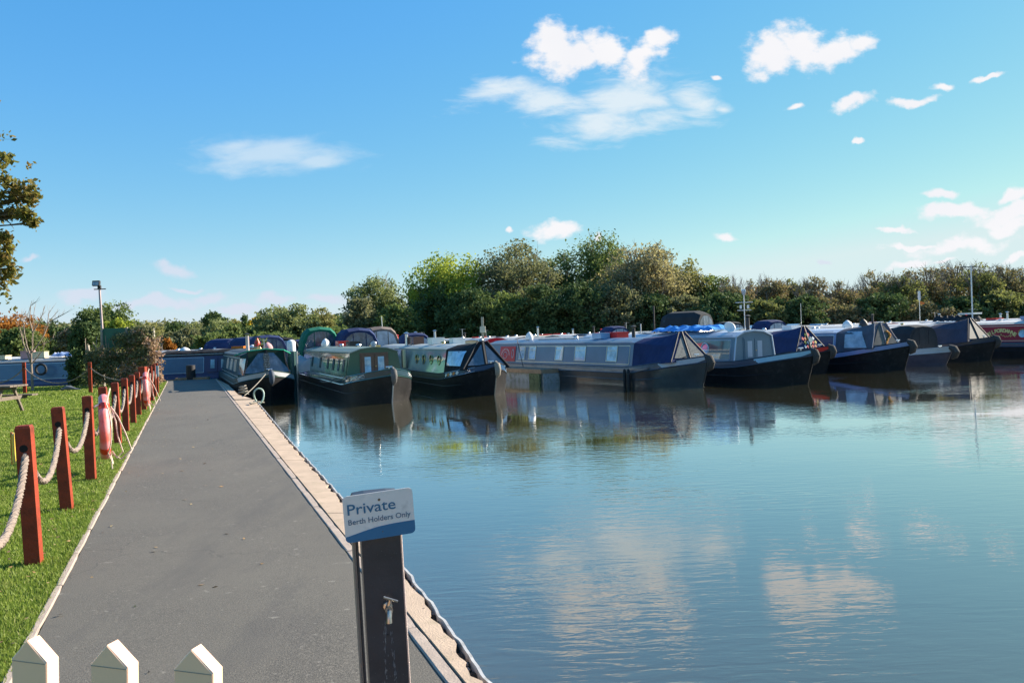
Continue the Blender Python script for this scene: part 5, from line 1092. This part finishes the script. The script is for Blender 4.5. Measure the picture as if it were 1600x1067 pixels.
# roof things, each its own
def roofthing(kind, label, o, th, x, y, rz, m, size, rot=0.):
    w = L2W(o, th, x, y, rz+.012-abs(y)*.10); a = R(th)-math.pi/2+R(rot)
    l, d, h = size; mb = MB()
    if kind in ('crate', 'planter', 'toolbox'):
        mb.box((0, 0, h/2), (l, d, h)); mb.box((0, 0, h), (l*1.04, d*1.04, h*.12))
        o_ = mb.build(kind, m, None, w); o_.rotation_euler = (0, 0, a)
    elif kind == 'dish':
        mb.lathe([(.02, -.05), (l*.6, 0), (l, .10), (l*.9, .11), (l*.4, .03)], (0, 0, h), 16, Matrix.Rotation(R(62), 3, 'Y')); mb.tube([(0, 0, 0), (0, 0, h)], .03, 6); o_ = mb.build('satellite_dish', m, None, w); o_.rotation_euler = (0, 0, a)
    elif kind == 'bag':
        mb.lathe([(l*.45, 0), (l*.5, h*.3), (l*.35, h*.7), (.03, h)], (0, 0, 0), 9, Matrix.Diagonal((1, d/l, 1))); o_ = mb.build('bag', m, None, w); o_.rotation_euler = (0, 0, a)
    elif kind == 'tarpaulin':
        n = 26; vs = []; fs = []; rr = random.Random(int(l*10))
        for i in range(n+1):
            for j in range(7): vs.append((l*((i+rr.uniform(-.3, .3))/n-.5), d*(j/6-.5), h*(.25+.6*math.sin(math.pi*j/6))*(0.3 if i in (0, n) else 1)*rr.uniform(.55, 1.15)+(.0 if j in (0, 6) else rr.uniform(0, .06))))
        mb.add(vs, [(i*7+j, i*7+7+j, i*7+8+j, i*7+j+1) for i in range(n) for j in range(6)], False); o_ = mb.build('tarpaulin', m, None, w); o_.rotation_euler = (0, 0, a)
    elif kind == 'cowl_vent': o_ = None
    elif kind == 'plant':
        mb.lathe([(l*.3, 0), (l*.42, h*.4)], (0, 0, 0), 9); pot = thing('pot_plant', label, 'plant', w); mb.build('pot', K_wood, pot)
        K_ = rng.normal(0, 1, (20, 3))*np.array([l*.3, l*.3, h*.18])+np.array([0, 0, h*.65]); V_q = leaf_quads(K_, 10, .03, .035); rawmesh('foliage', V_q, np.arange(len(V_q)).reshape(-1, 4), LM['green'], parent=pot); return pot
    return tag(o_, label, {'toolbox': 'box', 'dish': 'dish', 'crate': 'crate', 'planter': 'planter', 'bag': 'bag', 'tarpaulin': 'tarpaulin'}[kind])
roofthing('tarpaulin', 'bright blue crumpled tarpaulin on the blue-grey cabin roof', o5, 25, -3.4, -.05, 1.72, K_tblue, (3.6, 1.15, .26))
roofthing('dish', 'white satellite dish standing on the blue-grey cabin roof', o5, 25, -.9, -.30, 1.72, K_whitep, (.21, .2, .12), -15)
roofthing('crate', 'red box behind the navy cratch cover', o4, 27, -2.6, .3, 1.62, K_red, (.8, .5, .22))
roofthing('toolbox', 'pale blue round-topped box on the long slate blue roof', o4, 27, -2.9, -.2, 1.62, SKYB, (.6, .4, .2))
roofthing('bag', 'small white pyramid-shaped cover on the stern end of the slate blue roof', o4, 27, -8.7, -.1, 1.62, K_whitep, (.36, .36, .34))
roofthing('crate', 'white box halfway along the mirror-glossy roof', o3, TH, -3.6, -.1, 1.62, K_whitep, (.62, .5, .24))
roofthing('crate', 'white box further along the mirror-glossy roof, behind the first', o3, TH, -2.0, .25, 1.62, K_whitep, (.5, .45, .22))
roofthing('planter', 'decorated wooden planter on the mirror-glossy roof near the green boat', o3, TH, -6.6, -.1, 1.62, K_wood, (.9, .45, .3))
roofthing('bag', 'white bag on the dark green boat roof before its hood', o2, TH, -9.3, -.1, 1.66, K_whitep, (.5, .4, .34))
roofthing('crate', 'red and white box on the dark green boat roof', o2, TH, -7.6, .3, 1.66, K_red, (.7, .4, .22))
roofthing('planter', 'dark wire rack on the dark green boat roof near the front', o2, TH, -5.4, .35, 1.66, K_black, (.8, .4, .2))
roofthing('toolbox', 'brass-coloured tray near the front of the dark green roof', o2, TH, -1.2, .3, 1.66, K_brass, (.4, .3, .06))
roofthing('plant', 'pot plant on the roof of the first boat by the quay', o1, TH+1, -3.0, .3, 1.66, None, (.4, .4, .5))
roofthing('bag', 'pink and white bundle on the roof of the first boat', o1, TH+1, -1.6, .35, 1.66, K_pink, (.45, .4, .3))
roofthing('bag', 'red bundle standing on the far end of the first roof', o1, TH+1, -5.2, .3, 1.66, K_red, (.3, .3, .5))
for i, (x, lb) in enumerate([(-.5, 'front'), (-.8, 'second'), (-1.1, 'third'), (-1.4, 'rear')]):
    roofthing('bag', 'small brass-toned pot, %s one of four in line on the first boat roof' % lb, o1, TH+1, x, -.05, 1.66, K_brass, (.14, .14, .12))
roofthing('crate', 'white box on the lilac-white roof of the dark blue cabin', o7, 25, -3.4, .1, 1.63, K_whitep, (.6, .5, .18))
roofthing('bag', 'white pyramid cover on the pale roof left of the dark slate hood', o8, 25, -2.6, -.1, 1.58, K_whitep, (.5, .5, .38))
roofthing('bag', 'dark bundle with a pale top beside the white pyramid cover', o8, 25, -2.0, .25, 1.58, K_black, (.45, .4, .42))
roofthing('tarpaulin', 'dark tarpaulin heap on the maroon boat roof', o10, 27, -5.3, .1, 1.64, C_dslate, (2.2, 1.0, .42))
roofthing('crate', 'flat white board laid over the dark tarpaulin on the maroon boat', o10, 27, -4.6, .1, 2.02, K_whitep, (.8, .7, .08))
roofthing('toolbox', 'blue and white box near the right edge on the maroon roof', o10, 27, -1.6, 0, 1.64, LAV, (.5, .5, .18))
ob = Vector((-11.6, 40.6, 0))
roofthing('tarpaulin', 'long black cover over the roof of the broadside navy boat', ob, 88, -3.2, 0, 1.50, C_black, (4.8, 1.5, .16))
roofthing('toolbox', 'orange box on the broadside navy boat', ob, 88, -1.9, .1, 1.62, K_orange, (.6, .3, .16)); roofthing('bag', 'white bundle on the broadside navy boat', ob, 88, -1.2, .1, 1.62, K_whitep, (.5, .3, .22)); roofthing('bag', 'second white bundle, left end of the black cover', ob, 88, -4.6, .1, 1.6, K_whitep, (.6, .4, .24))
oc_ = Vector((-19.6, 40.1, 0))
roofthing('planter', 'yellowish plank box on the steel blue boat left of the rope post', oc_, 90, -8.2, -.1, 1.56, CREAM, (2.6, .5, .22)); roofthing('planter', 'second yellowish box on the steel blue boat behind the rope post', oc_, 90, -5.6, -.1, 1.56, CREAM, (1.6, .5, .2)); roofthing('crate', 'red and white crate behind the sapling trunk', oc_, 90, -3.9, 0, 1.56, K_pink, (.5, .4, .36)); roofthing('crate', 'pale yellow crate right beside the red and white one', oc_, 90, -3.3, 0, 1.56, CREAM, (.6, .4, .3)); roofthing('tarpaulin', 'small dinghy cover of blue and white on the steel blue boat roof', oc_, 90, -1.9, 0, 1.56, LAV, (1.5, .8, .26)); roofthing('bag', 'red cushion heap on the steel blue boat roof', oc_, 90, -1.8, .3, 1.72, K_red, (.9, .4, .22)); roofthing('bag', 'dark and white bundle at the left edge on the steel blue boat', oc_, 90, -9.9, 0, 1.56, LAV, (.5, .4, .3))
# black water butt at the doors of the broadside boat
w = D(298.5, 590, 37.9); o = tag(MB().lathe([(.20, .34), (.21, .5), (.20, 1.0), (.17, 1.02)], (w.x, 37.9, 0), 12).build('black_bin', K_black), 'black bin in front of the side doors at the end of the path', 'bin')
# floodlight pole behind the screen
def flood():
    a = D(151.5, 452, 39); t = thing('floodlight_pole', 'pale pole with a single square floodlight above the climber screen', 'street lamp', (a.x+.12, 39, .3)); z = a.z-.3
    MB().tube([(.1, 0, -.5), (.05, 0, z*.5), (0, 0, z)], [.07, .065, .05], 8).build('shaft', mat('pinkish white pole', (.42, .33, .33), rough=.5, var=.15, vs=2), t)
    MB().tube([(-.26, 0, z+.0), (.30, 0, z+.0)], .025, 5).build('cross_arm', K_black, t); MB().box((0, 0, z+.10), (.14, .1, .16)).build('bracket', K_black, t)
    h_ = MB().box((-.10, -.08, z+.27), (.34, .12, .24), mtx=Matrix.Rotation(R(-14), 3, 'X')).build('floodlight', K_black, t); MB().box((-.10, -.155, z+.255), (.27, .01, .17), mtx=Matrix.Rotation(R(-14), 3, 'X')).build('lamp_glass', K_clear, h_)
flood()
# ---- green screen with climber
def screen():
    Y = 34.6; a = D(140, 600, Y); b = D(243, 600, Y-.4); zt = D(210, 511, Y).z; c = (a+b)/2; t = thing('windbreak_screen', 'green panel screen on posts with a trellis, overgrown by climbers', 'screen', (c.x, c.y, .33), math.atan2(b.y-a.y, b.x-a.x))
    w = (b-a).length; h = zt-.33
    MB().box((w*.10, .03, h-.42), (w*.78, .03, .80)).build('green_panel', mat('green sheet', (.02, .12, .085), rough=.6, var=.15), t)
    for x, hh in ((-w/2, h*.72), (-w/2+w*.22, h*.98), (w*.1, h), (w/2, h)): MB().box((x, 0, hh/2), (.09, .09, hh)).build('post', mat('grey post', (.30, .28, .24), rough=.8), t)
    for i in range(13): MB().box((-w/2+.1+(w-.2)*i/12, -.03, .75), (.03, .02, 1.3)).build('trellis_slat', M_timber, t)
    for i in range(6): MB().box((0, -.052, .2+i*.24), (w-.1, .02, .03)).build('trellis_slat', M_timber, t)
    # the climber, a plant of its own
    p = thing('climbing_plant', 'climber with pinkish-tan faded flowers covering the green screen', 'plant', (c.x, c.y-.05, .33), t.rotation_euler.z)
    def clump(n, x0, x1, z0, z1, dy, s): return np.stack([rng.uniform(x0, x1, n), rng.normal(-.12, dy, n), z0+(z1-z0)*rng.random(n)], 1)
    A = np.concatenate([clump(150, -w/2, w/2, .0, 1.35, .10, 1), clump(60, -w*.1, w/2, 1.0, h-.35, .10, 1), clump(50, -w/2, 0, .9, 1.5, .12, 1), clump(30, w*.05, w*.5, h-.7, h+.02, .08, 1)])
    V = leaf_quads(A, 30, .10, .055); rawmesh('foliage', V, np.arange(len(V)).reshape(-1, 4), LM['grey'], parent=p)
    B_ = np.concatenate([clump(40, w*.12, w/2+.18, .2, h-.1, .12, 1), clump(60, w/2-.15, w/2+.35, 0, h-.5, .15, 1), clump(22, 0, w/2, .3, .95, .1, 1), clump(12, -w*.3, w*.2, 1.2, 1.7, .1, 1)])
    V = leaf_quads(B_, 26, .075, .05); rawmesh('flowers', V, np.arange(len(V)).reshape(-1, 4), leafmat('faded pink flowers', [(.25, .15, .10), (.42, .28, .20), (.55, .40, .32)], .3), parent=p)
    st = MB(); rr = random.Random(8)
    for i in range(16): x = rr.uniform(-w/2, w/2); st.tube([(x, -.06, 0), (x+rr.uniform(-.2, .2), -.08, .8), (x+rr.uniform(-.5, .5), -.07, rr.uniform(1.2, h-.3))], .016, 4)
    st.build('stems', M_twig, p)
screen()
tpx('evergreen_shrub', 'dark evergreen shrub at the left end of the climber screen', 133, 508, 48, 35.6, 'dark', leaves=9000, leaf=.07, low=0, base=.33, shape='bush', cat='shrub')
# ---- rope fence posts
M_post = mat('red brown painted timber', (.27, .040, .016), rough=.6, var=.2, vs=5, bump=.3, bs=25, col2=(.14, .028, .013), c2=(.45, .7), spec=.25); M_hole = mat('painted hole shade', (.012, .008, .006), rough=.95)
M_frope = mat('fence rope', (.25, .20, .165), rough=.95, var=.25, vs=25, bump=.4, bs=200)
posts = [((38, 664), (53.5, 881)), ((90, 635.5), (105, 797)), ((136, 618.5), (142.5, 750)), ((160, 604.5), (166, 717)), ((179, 597.6), (184.7, 694)), ((194, 591), (197.2, 675.5)), ((205.5, 586), (208.5, 661.6)), ((214, 581.5), (217, 649.5)), ((222, 577.5), (225.6, 642)), ((228.7, 574), (231.5, 634)), ((234, 572), (237.3, 627.5)), ((239.6, 569), (242, 622)), ((243.6, 567), (245.8, 616))]
back_posts = [((-60, 567), (-59, 619)), ((37.2, 566), (39, 614.8)), ((140, 566), (141.7, 614))]
ordn = ['nearest', 'second nearest', 'third nearest', 'fourth nearest', 'fifth nearest', 'sixth nearest', 'seventh nearest', 'eighth nearest', 'ninth nearest', 'fourth from the far end', 'third from the far end', 'second from the far end', 'farthest']
extra_l = {0: 'nearest red-brown rope post, with a yellow board fixed behind it', 1: 'second nearest red-brown rope post beside the path', 2: 'red-brown rope post that carries the nearer pink lifebuoy', 3: 'red-brown rope post half hidden by the nearer pink lifebuoy', 8: 'red-brown rope post half hidden by the farther pink lifebuoy'}
PW = .106; heads = []
def rpost(top, bot, label, group, w=PW):
    b = P(*bot, .335); d = D(*top, b.y); h = d.z-.335
    t = thing('rope_post', label, 'post', (b.x, b.y, .335), math.atan2(PD.y, PD.x)-math.pi/2-R(5), group)
    t.rotation_euler.y = math.atan2(d.x-b.x, h)*.9; t.rotation_euler.x = random.uniform(-.012, .012)
    mb = MB(); hw = w/2; rows = []
    for z in [-.15, .2, .45, h-.02]: rows.append([(sx*hw, sy*hw, z) for sx, sy in ((-1, -1), (1, -1), (1, 1), (-1, 1))])
    rows.append([(sx*(hw-.008), sy*(hw-.008), h) for sx, sy in ((-1, -1), (1, -1), (1, 1), (-1, 1))]); mb.loft(rows); mb.build('shaft', M_post, t)
    for s in (-1, 1): MB().lathe([(.029, 0), (.026, .004)], (0, s*(hw+.0005), h-.17), 14, Matrix.Rotation(s*math.pi/2, 3, 'X') if s < 0 else Matrix.Rotation(-math.pi/2, 3, 'X')).build('rope_hole', M_hole, t)  # flat dark disc, the shade inside the hole put into its colour
    top_ = Vector((b.x+math.sin(t.rotation_euler.y)*(h-.17), b.y, .335+h-.17)); heads.append(top_); return t
p0a = P(53.5, 881, .335); pstep = (P(53.5, 881, .335)-P(105, 797, .335))
for i, (tp, bt) in enumerate(posts): rpost(tp, bt, extra_l.get(i, 'red-brown rope post beside the path, %s in its row' % ordn[i]), 'red-brown rope posts along the path')
row = list(heads); heads.clear()
# the post just outside the frame that the first rope hangs from
b0 = p0a+pstep
t = rpost((0, 0), (0, 0), 'x', 'red-brown rope posts along the path') if False else None
row = [Vector((b0.x, b0.y, .335+.80))]+row
for i, (tp, bt) in enumerate(back_posts): rpost(tp, bt, ['red-brown rope post of the far rope, outside the left edge', 'far red-brown rope post directly left of the sapling', 'far red-brown rope post in front of the climber screen'][i], 'red-brown rope posts across the lawn', .11)
brow = list(heads)
def rope_geo(anch, sags, r, strands=3, nseg=26, pitch=.075):
    pts = []
    for (a, b), s in zip(zip(anch, anch[1:]), sags):
        for k in range(nseg): u = k/nseg; p = a.lerp(b, u); pts.append(p-Vector((0, 0, s*(4*u*(1-u))**.85)))
    pts.append(anch[-1]); return pts
def twisted(pts, r, label, name='rope', near=11.):
    mb = MB(); 
    # resample
    P_ = [pts[0]]; 
    for a, b in zip(pts, pts[1:]):
        n = max(1, int((b-a).length/(.02 if (a.y < near) else .06))); P_ += [a.lerp(b, k/n) for k in range(1, n+1)]
    arc = 0; ph = [0]
    for a, b in zip(P_, P_[1:]): arc += (b-a).length; ph.append(arc)
    side = []
    for s in range(3):
        q = []
        for i, p in enumerate(P_):
            t_ = (P_[min(i+1, len(P_)-1)]-P_[max(i-1, 0)]).normalized(); n1 = t_.cross(Vector((0.9, .3, .1))).normalized(); n2 = t_.cross(n1); a = ph[i]/.115*2*math.pi+s*2*math.pi/3
            q.append(p+(n1*math.cos(a)+n2*math.sin(a))*r*.52)
        mb.tube(q, r*.56, 5, caps=True)
    return tag(mb.build(name, M_frope), label, 'rope')
sags = [.42]+[.40, .38, .40, .36, .38, .36, .35, .36, .34, .33, .33, .32]
twisted(rope_geo(row, sags, .026), .027, 'thick twisted rope sagging from post to post along the path')
corner = P(190, 603, .335)+Vector((0, 0, .9))
twisted(rope_geo([D(-170, 575, brow[0].y-1)]+brow+[row[-1]], [.5, .62, .60, .45], .02), .022, 'rope sagging between the far posts across the lawn', near=0)
# yellow board behind the first post
yb = D(21.5, 700, 6.25); t = thing('small_sign', 'small yellow board seen edge-on behind the nearest post', 'sign', yb, R(-62)); MB().box((0, 0, 0), (.22, .012, .22)).build('board', K_yel, t); MB().box((.0, -.012, 0), (.06, .012, .24)).build('board_edge', K_orange, t)
# ---- lifebuoys
M_buoy = mat('faded orange pink buoy', (.80, .15, .11), rough=.42, var=.15, vs=3, col2=(.80, .30, .32), c2=(.38, .6), coat=.2); M_band = mat('dark orange band', (.70, .05, .02), rough=.4); M_line = mat('grab line', (.55, .45, .36), rough=.9, var=.2, vs=30)
def buoy(label, c, R_, tilt, holder):
    t = thing('lifebuoy', label, 'lifebuoy', c, math.atan2(PD.y, PD.x)-math.pi/2+tilt, 'lifebuoys on the rope posts')
    mb = MB(); n = 40; q = .062; pts = [(0, (R_-q)*math.cos(2*math.pi*k/n), (R_-q)*math.sin(2*math.pi*k/n)) for k in range(n)]
    mb.tube(pts, q, 12, closed=True); mb.v = [(x*1.02, y, z) for x, y, z in mb.v]; mb.build('ring', M_buoy, t)
    for a in (45, 135, 225, 315):
        bm_ = MB(); aa = [R(a+d) for d in (-7, 0, 7)]; bm_.tube([(0, (R_-q)*math.cos(x), (R_-q)*math.sin(x)) for x in aa], q+.004, 12); bm_.build('band', M_band, t)
    ln = MB()
    for a in (45, 135, 225, 315):
        ln.tube([(.03+.05*math.sin(math.pi*k/8), (R_+.012+.05*math.sin(math.pi*k/8))*math.cos(R(a+90*k/8)), (R_+.012+.05*math.sin(math.pi*k/8))*math.sin(R(a+90*k/8))) for k in range(9)], .009, 5)
    ln.tube([(.08, -R_*.3, R_*.62), (.13, -R_*.55, R_*.2), (.15, -R_*.62, -.12), (.20, -R_*.5, -R_*.75), (.13, -R_*.55, -R_*.92), (.08, -R_*.4, -R_*.72)], .009, 5)
    ln.tube([(.08, -R_*.3, R_*.62), (.16, -R_*.5, R_*.3), (.24, -R_*.65, -R_*.2), (.30, -R_*.7, -R_*.68), (.18, -R_*.6, -R_*.95), (.06, -R_*.4, -R_*.78), (.07, -R_*.42, -R_*1.25)], .009, 5)
    ln.build('grab_line', M_line, t)
    MB().tube([(0, -.02, R_-.14), (-.05, -.2, R_-.12), tuple(holder)], .014, 5).build('bracket', K_chrome, t); return t
c1 = D(163.5, 666.5, 10.7); buoy('nearer faded pink-orange lifebuoy hanging edge-on beside the path', c1,   .425, R(4.4), (-.10, -.55, .30))
c2 = D(228.5, 608, 19.6); buoy('farther faded pink-orange lifebuoy hanging edge-on beside the path', c2, .41, R(.5), (-.1, -.5, .3))
bx = D(223, 580, 20.2); tag(MB().box((0, 0, 0), (.16, .14, .22)).build('lifebuoy_box', M_post, None, bx), 'red box on the post above the farther lifebuoy', 'box')
nt = D(244.8, 580, 27.3); tag(MB().box((0, 0, 0), (.13, .02, .36)).build('notice', mat('grey blue notice', (.28, .36, .42), rough=.5), None, nt), 'small grey-blue notice on the farthest rope post', 'sign')
# ---- picnic table at the left edge, dark thing in the grass
def picnic():
    a = D(22, 622, 21.0); c = Vector((a.x-1.02, 21.4, .335)); t = thing('picnic_table', 'weathered brown picnic table cut by the left edge', 'table', c)
    Mt = mat('dark picnic timber', (.15, .12, .095), rough=.85, var=.3, vs=6, bump=.4, bs=30)
    for i in range(5): MB().box((0, -.32+i*.16, .72), (1.85, .145, .04)).build('top_board', Mt, t)
    for s in (-1, 1):
        for k in (0, 1): MB().box((0, s*(.66+k*.15), .44), (1.8, .13, .04)).build('seat_board', Mt, t)
        for x in (-.62, .62): MB().tube([(x, s*.22, .70), (x, s*.62, 0)], .045, 4).build('leg', Mt, t)
    for x in (-.62, .62): MB().box((x, 0, .40), (.06, 1.6, .09)).build('cross_beam', Mt, t); MB().box((x, 0, .665), (.06, .74, .07)).build('top_beam', Mt, t)
picnic()
q = P(108, 611, .335)
bird = thing('pigeon', 'grey pigeon feeding in the grass near the climber screen', 'bird', q, R(8)); mbb = MB(); mbb.tube([(-.27, 0, .06), (-.2, 0, .10), (-.08, 0, .13), (.08, 0, .12), (.24, 0, .075), (.42, 0, .05)], [.03, .045, .085, .075, .035, .012], 9); mbb.build('body', mat('pigeon grey', (.13, .14, .17), rough=.8, var=.3, vs=10), bird)
mbb = MB(); mbb.lathe([(.01, -.045), (.04, -.02), (.042, .015), (.015, .045)], (-.27, 0, .09), 8); mbb.tube([(-.30, 0, .08), (-.345, 0, .06)], [.012, .003], 5); mbb.build('head', mat('pigeon head', (.08, .085, .11), rough=.7), bird)
for s in (-1, 1): MB().tube([(0, s*.03, .08), (.01, s*.03, 0), (-.04, s*.035, .004)], .006, 4).build('leg', K_pink, bird)
# ---- sign pillar in the foreground
def pillar():
    Y = 2.60; a = D(590.5, 772, Y); bt = D(606, 1090, Y*.985); th = R(14)
    t = thing('service_pillar', 'dark metal water pillar by the quay with a tap and white lime streaks', 'pillar', (bt.x, Y, .335), th)
    hh = D(590, 768, Y).z-.350; t.rotation_euler = (0, math.atan2(a.x-bt.x, a.z-bt.z), th)
    w, d = .136, .105
    M_p = mat('dark blue black metal', (.022, .023, .032), rough=.33, var=.35, vs=7, coat=.35, bump=.08, bs=30, col2=(.05, .052, .062), c2=(.55, .8)); M_e = mat('worn pillar edge', (.16, .14, .13), rough=.4, metal=.4)
    MB().box((.008, 0, hh/2), (w-.016, d, hh)).build('housing', M_p, t)
    for k, (x, m_) in enumerate(((-w/2-.002, M_e), (-w/2+.007, M_p))): MB().box((x-.004, -.004 if k == 0 else .0, hh/2-.01), (.007, d+.01*(1-k), hh-.02)).build('edge_rib', m_, t)
    MB().tube([(w/2+.002, -d/2+.002, 0), (w/2+.002, -d/2+.002, hh-.01)], .0035, 6).build('edge_rib', mat('painted sunlit edge', (.42, .34, .32), rough=.4, metal=.3), t)  # pale strip: sunlight on the right edge painted as colour
    cap = MB(); cap.loft([[(-w/2-.006, -d/2-.006, hh), (w/2+.006, -d/2-.006, hh), (w/2+.006, d/2+.006, hh), (-w/2-.006, d/2+.006, hh)], [(-w/2, -d/2, hh+.012), (w/2, -d/2, hh+.012), (w/2, d/2, hh+.012), (-w/2, d/2, hh+.012)], [(-w/4, -d/4, hh+.02), (w/4, -d/4, hh+.02), (w/4, d/4, hh+.02), (-w/4, d/4, hh+.02)]]); cap.build('cap', mat('grey blue cap', (.035, .04, .055), rough=.5), t)
    # lime streaks: thin crust below the tap
    zt = D(606, 938, Y).z-.335; yf = -d/2-.001; rr = random.Random(2); M_l = mat('lime scale', (.10, .105, .12), rough=.8, var=.3, vs=60, col2=(.26, .27, .29), c2=(.5, .66))
    st = MB()
    for i in range(150):
        s = rr.choice((-1, 1)); z = zt-.035-rr.random()**.8*.32; x = .016+s*(.006+.010*min(1, (zt-z)*4))+rr.gauss(0, .0028)-(zt-z)*.02; r = rr.uniform(.0006, .0018); l = r*rr.uniform(2, 9)
        st.add([(x-r, yf-.0006, z), (x, yf-.0006, z-l), (x+r, yf-.0006, z), (x, yf-.0006, z+l)], [(0, 1, 2, 3)])
    for i in range(60):
        x = rr.uniform(-w/2+.02, w/2-.005); z = rr.uniform(.3, hh-.15); r = rr.uniform(.0004, .001); st.add([(x-r, yf-.0006, z), (x, yf-.0006, z-r*1.5), (x+r, yf-.0006, z), (x, yf-.0006, z+r*1.5)], [(0, 1, 2, 3)])
    o = st.build('lime_streaks', M_l, t); o['kind'] = 'stuff'
    for z in (zt-.09, zt-.36): MB().lathe([(.0035, 0), (.003, .002)], (.012, yf, z), 8, Matrix.Rotation(math.pi/2, 3, 'X')).build('screw', K_black, t)
    tp = MB(); M_t = mat('dull tap chrome', (.42, .38, .34), rough=.28, metal=.9, var=.3, vs=50)
    tp.lathe([(.016, 0), (.014, .006), (.008, .008), (.008, .03), (.012, .032), (.012, .045)], (.016, yf, zt), 10, Matrix.Rotation(math.pi/2, 3, 'X'))
    tp.tube([(.016, yf-.030, zt), (.016, yf-.048, zt-.004), (.014, yf-.056, zt-.02), (.013, yf-.057, zt-.034)], [.009, .0085, .008, .009], 8); tp.tube([(.016, yf-.030, zt+.004), (.022, yf-.036, zt+.030)], [.009, .005], 8)
    tpo = tp.build('tap', M_t, t); hb = MB(); hb.tube([(.002, yf-.036, zt+.040), (.022, yf-.037, zt+.032), (.044, yf-.038, zt+.022)], [.0042, .0035, .0042], 7); hb.build('tap_handle', M_t, tpo)
    # sign: rounded plate with a blue swoosh
    s = thing('sign', 'white and blue plate reading Private Berth Holders Only on the dark pillar', 'sign', (0, 0, 0))
    c = D(592.5, 804, Y-.085); s.location = c; s.rotation_euler = (R(2), R(-2.9), th+R(3.5))
    W_, H_ = .213, .142; rr_ = .014
    def rp(w_, h_, r): 
        o = []
        for (cx, cz, a0) in ((w_/2-r, h_/2-r, 0), (-w_/2+r, h_/2-r, 90), (-w_/2+r, -h_/2+r, 180), (w_/2-r, -h_/2+r, 270)):
            for a in (0, 22, 45, 67, 90): o.append((cx+r*math.cos(R(a0+a)), 0, cz+r*math.sin(R(a0+a))))
        return o
    MB().plate(rp(W_, H_, rr_), .003, Vector((0, -1, 0))).build('plate', mat('sign white', (.60, .60, .59), rough=.45, var=.05, vs=12, col2=(.46, .47, .47), c2=(.55, .75)), s)
    base = [q for q in rp(W_, H_, rr_) if q[2] < -H_/2+rr_*1.01]; base = [(x, -.0034, z) for x, y, z in base]
    base.sort(key=lambda q: 0)
    curve = [(W_/2, -.0034, -H_/2+.040), (W_*.30, -.0034, -H_/2+.040), (W_*.12, -.0034, -H_/2+.039), (-W_*.05, -.0034, -H_/2+.036), (-W_*.22, -.0034, -H_/2+.030), (-W_*.4, -.0034, -H_/2+.022), (-W_/2, -.0034, -H_/2+.018)]
    MB().plate(curve+base, .0006, Vector((0, -1, 0))).build('blue_band', mat('sign blue', (.020, .125, .26), rough=.45, var=.06, vs=8), s)
    M_tx = mat('sign lettering', (.03, .13, .24), rough=.5, var=.02); M_tx2 = mat('sign small lettering', (.07, .13, .20), rough=.5, var=.02)
    for (txt, size, x, z, wd, m_) in (('Private', .046, -W_/2+.012, .013, .146, M_tx), ('Berth Holders Only', .0235, -W_/2+.012, -.0175, .190, M_tx2)):
        me = textmesh(txt, size, 'LEFT', .0003, size*.008); me.materials.append(m_); xs_ = [v.co.x for v in me.vertices]; k = wd/(max(xs_)-min(xs_))
        o = bpy.data.objects.new('lettering', me); C.objects.link(o); o.parent = s; o.matrix_local = Matrix.Translation((x-min(xs_)*k, -.0037, z)) @ Matrix.Rotation(math.pi/2, 4, 'X') @ Matrix.Diagonal((k, 1.0, 1, 1))
    for (x, z, r) in ((0.003, .047, .0042), (.006, -.052, .0018)): MB().lathe([(r, 0), (r*.9, .0015)], (x, -.003, z), 10, Matrix.Rotation(math.pi/2, 3, 'X')).build('screw', mat('rusty screw', (.13, .09, .05), rough=.7), s)
pillar()
# ---- picket fence end in the foreground
def pickets():
    M_pk = mat('cream white gloss picket', (.88, .55, .37), rough=.35, var=.03, vs=6, coat=.25); M_line = mat('picket joint', (.30, .25, .20), rough=.8)
    t = thing('picket_fence', 'end of a cream white picket fence with three pointed pickets at the bottom edge', 'fence', (0, 0, .335)); 
    data = [((70-15, 996), 1.50), ((185-6, 1003), 1.465), ((320-10, 1010), 1.43)]
    dirv = Vector((.97, -.25, 0)).normalized(); an = math.atan2(dirv.y, dirv.x); w, d = .077, .030
    pk = None; cs = []
    for ((px, py), Y) in data:
        a = D(px, py, Y); cs.append(a)
        t.location = (0, 0, 0)
        h = a.z-.36
        if pk is None:
            z1 = -.036
            mb = MB(); pf = [(-w/2, -h), (w/2, -h), (w/2, z1), (-.004, 0), (-w/2, z1)]
            e = .0018
            mb.loft([[(x*(1-.04), -d/2, z-(.002 if z > -h else 0)) for x, z in pf], [(x, -d/2+e, z) for x, z in pf], [(x, d/2-e, z) for x, z in pf], [(x*.96, d/2, z-(.002 if z > -h else 0)) for x, z in pf]])
            pk = mb.build('picket', M_pk, t); pk.location = a; pk.rotation_euler = (0, R(2.2), an)
            j = MB().box((0, -d/2-.0002, z1-.003), (w*.97, .0012, .0012)).build('cap_joint', M_line, pk); pk0 = pk; j0 = j
        else:
            o = pk0.copy(); C.objects.link(o); o.parent = t; o.location = a; o.rotation_euler = (0, R(2.2+random.uniform(-.3, .3)), an); jj = j0.copy(); C.objects.link(jj); jj.parent = o
    a, b = cs[0], cs[-1]; nrm = Vector((dirv.y, -dirv.x, 0)); bdir = (b-a).normalized()
    for dz in (-.28, -.85):
        m_ = (a+b)/2-nrm*(-.03)*-1; MB().box(((a.x+b.x)/2-nrm.x*.03-.25*0, (a.y+b.y)/2-nrm.y*.03, (a.z+b.z)/2+dz), ((b-a).length+.16, .03, .07), an).build('rail', M_pk, t)
pickets()
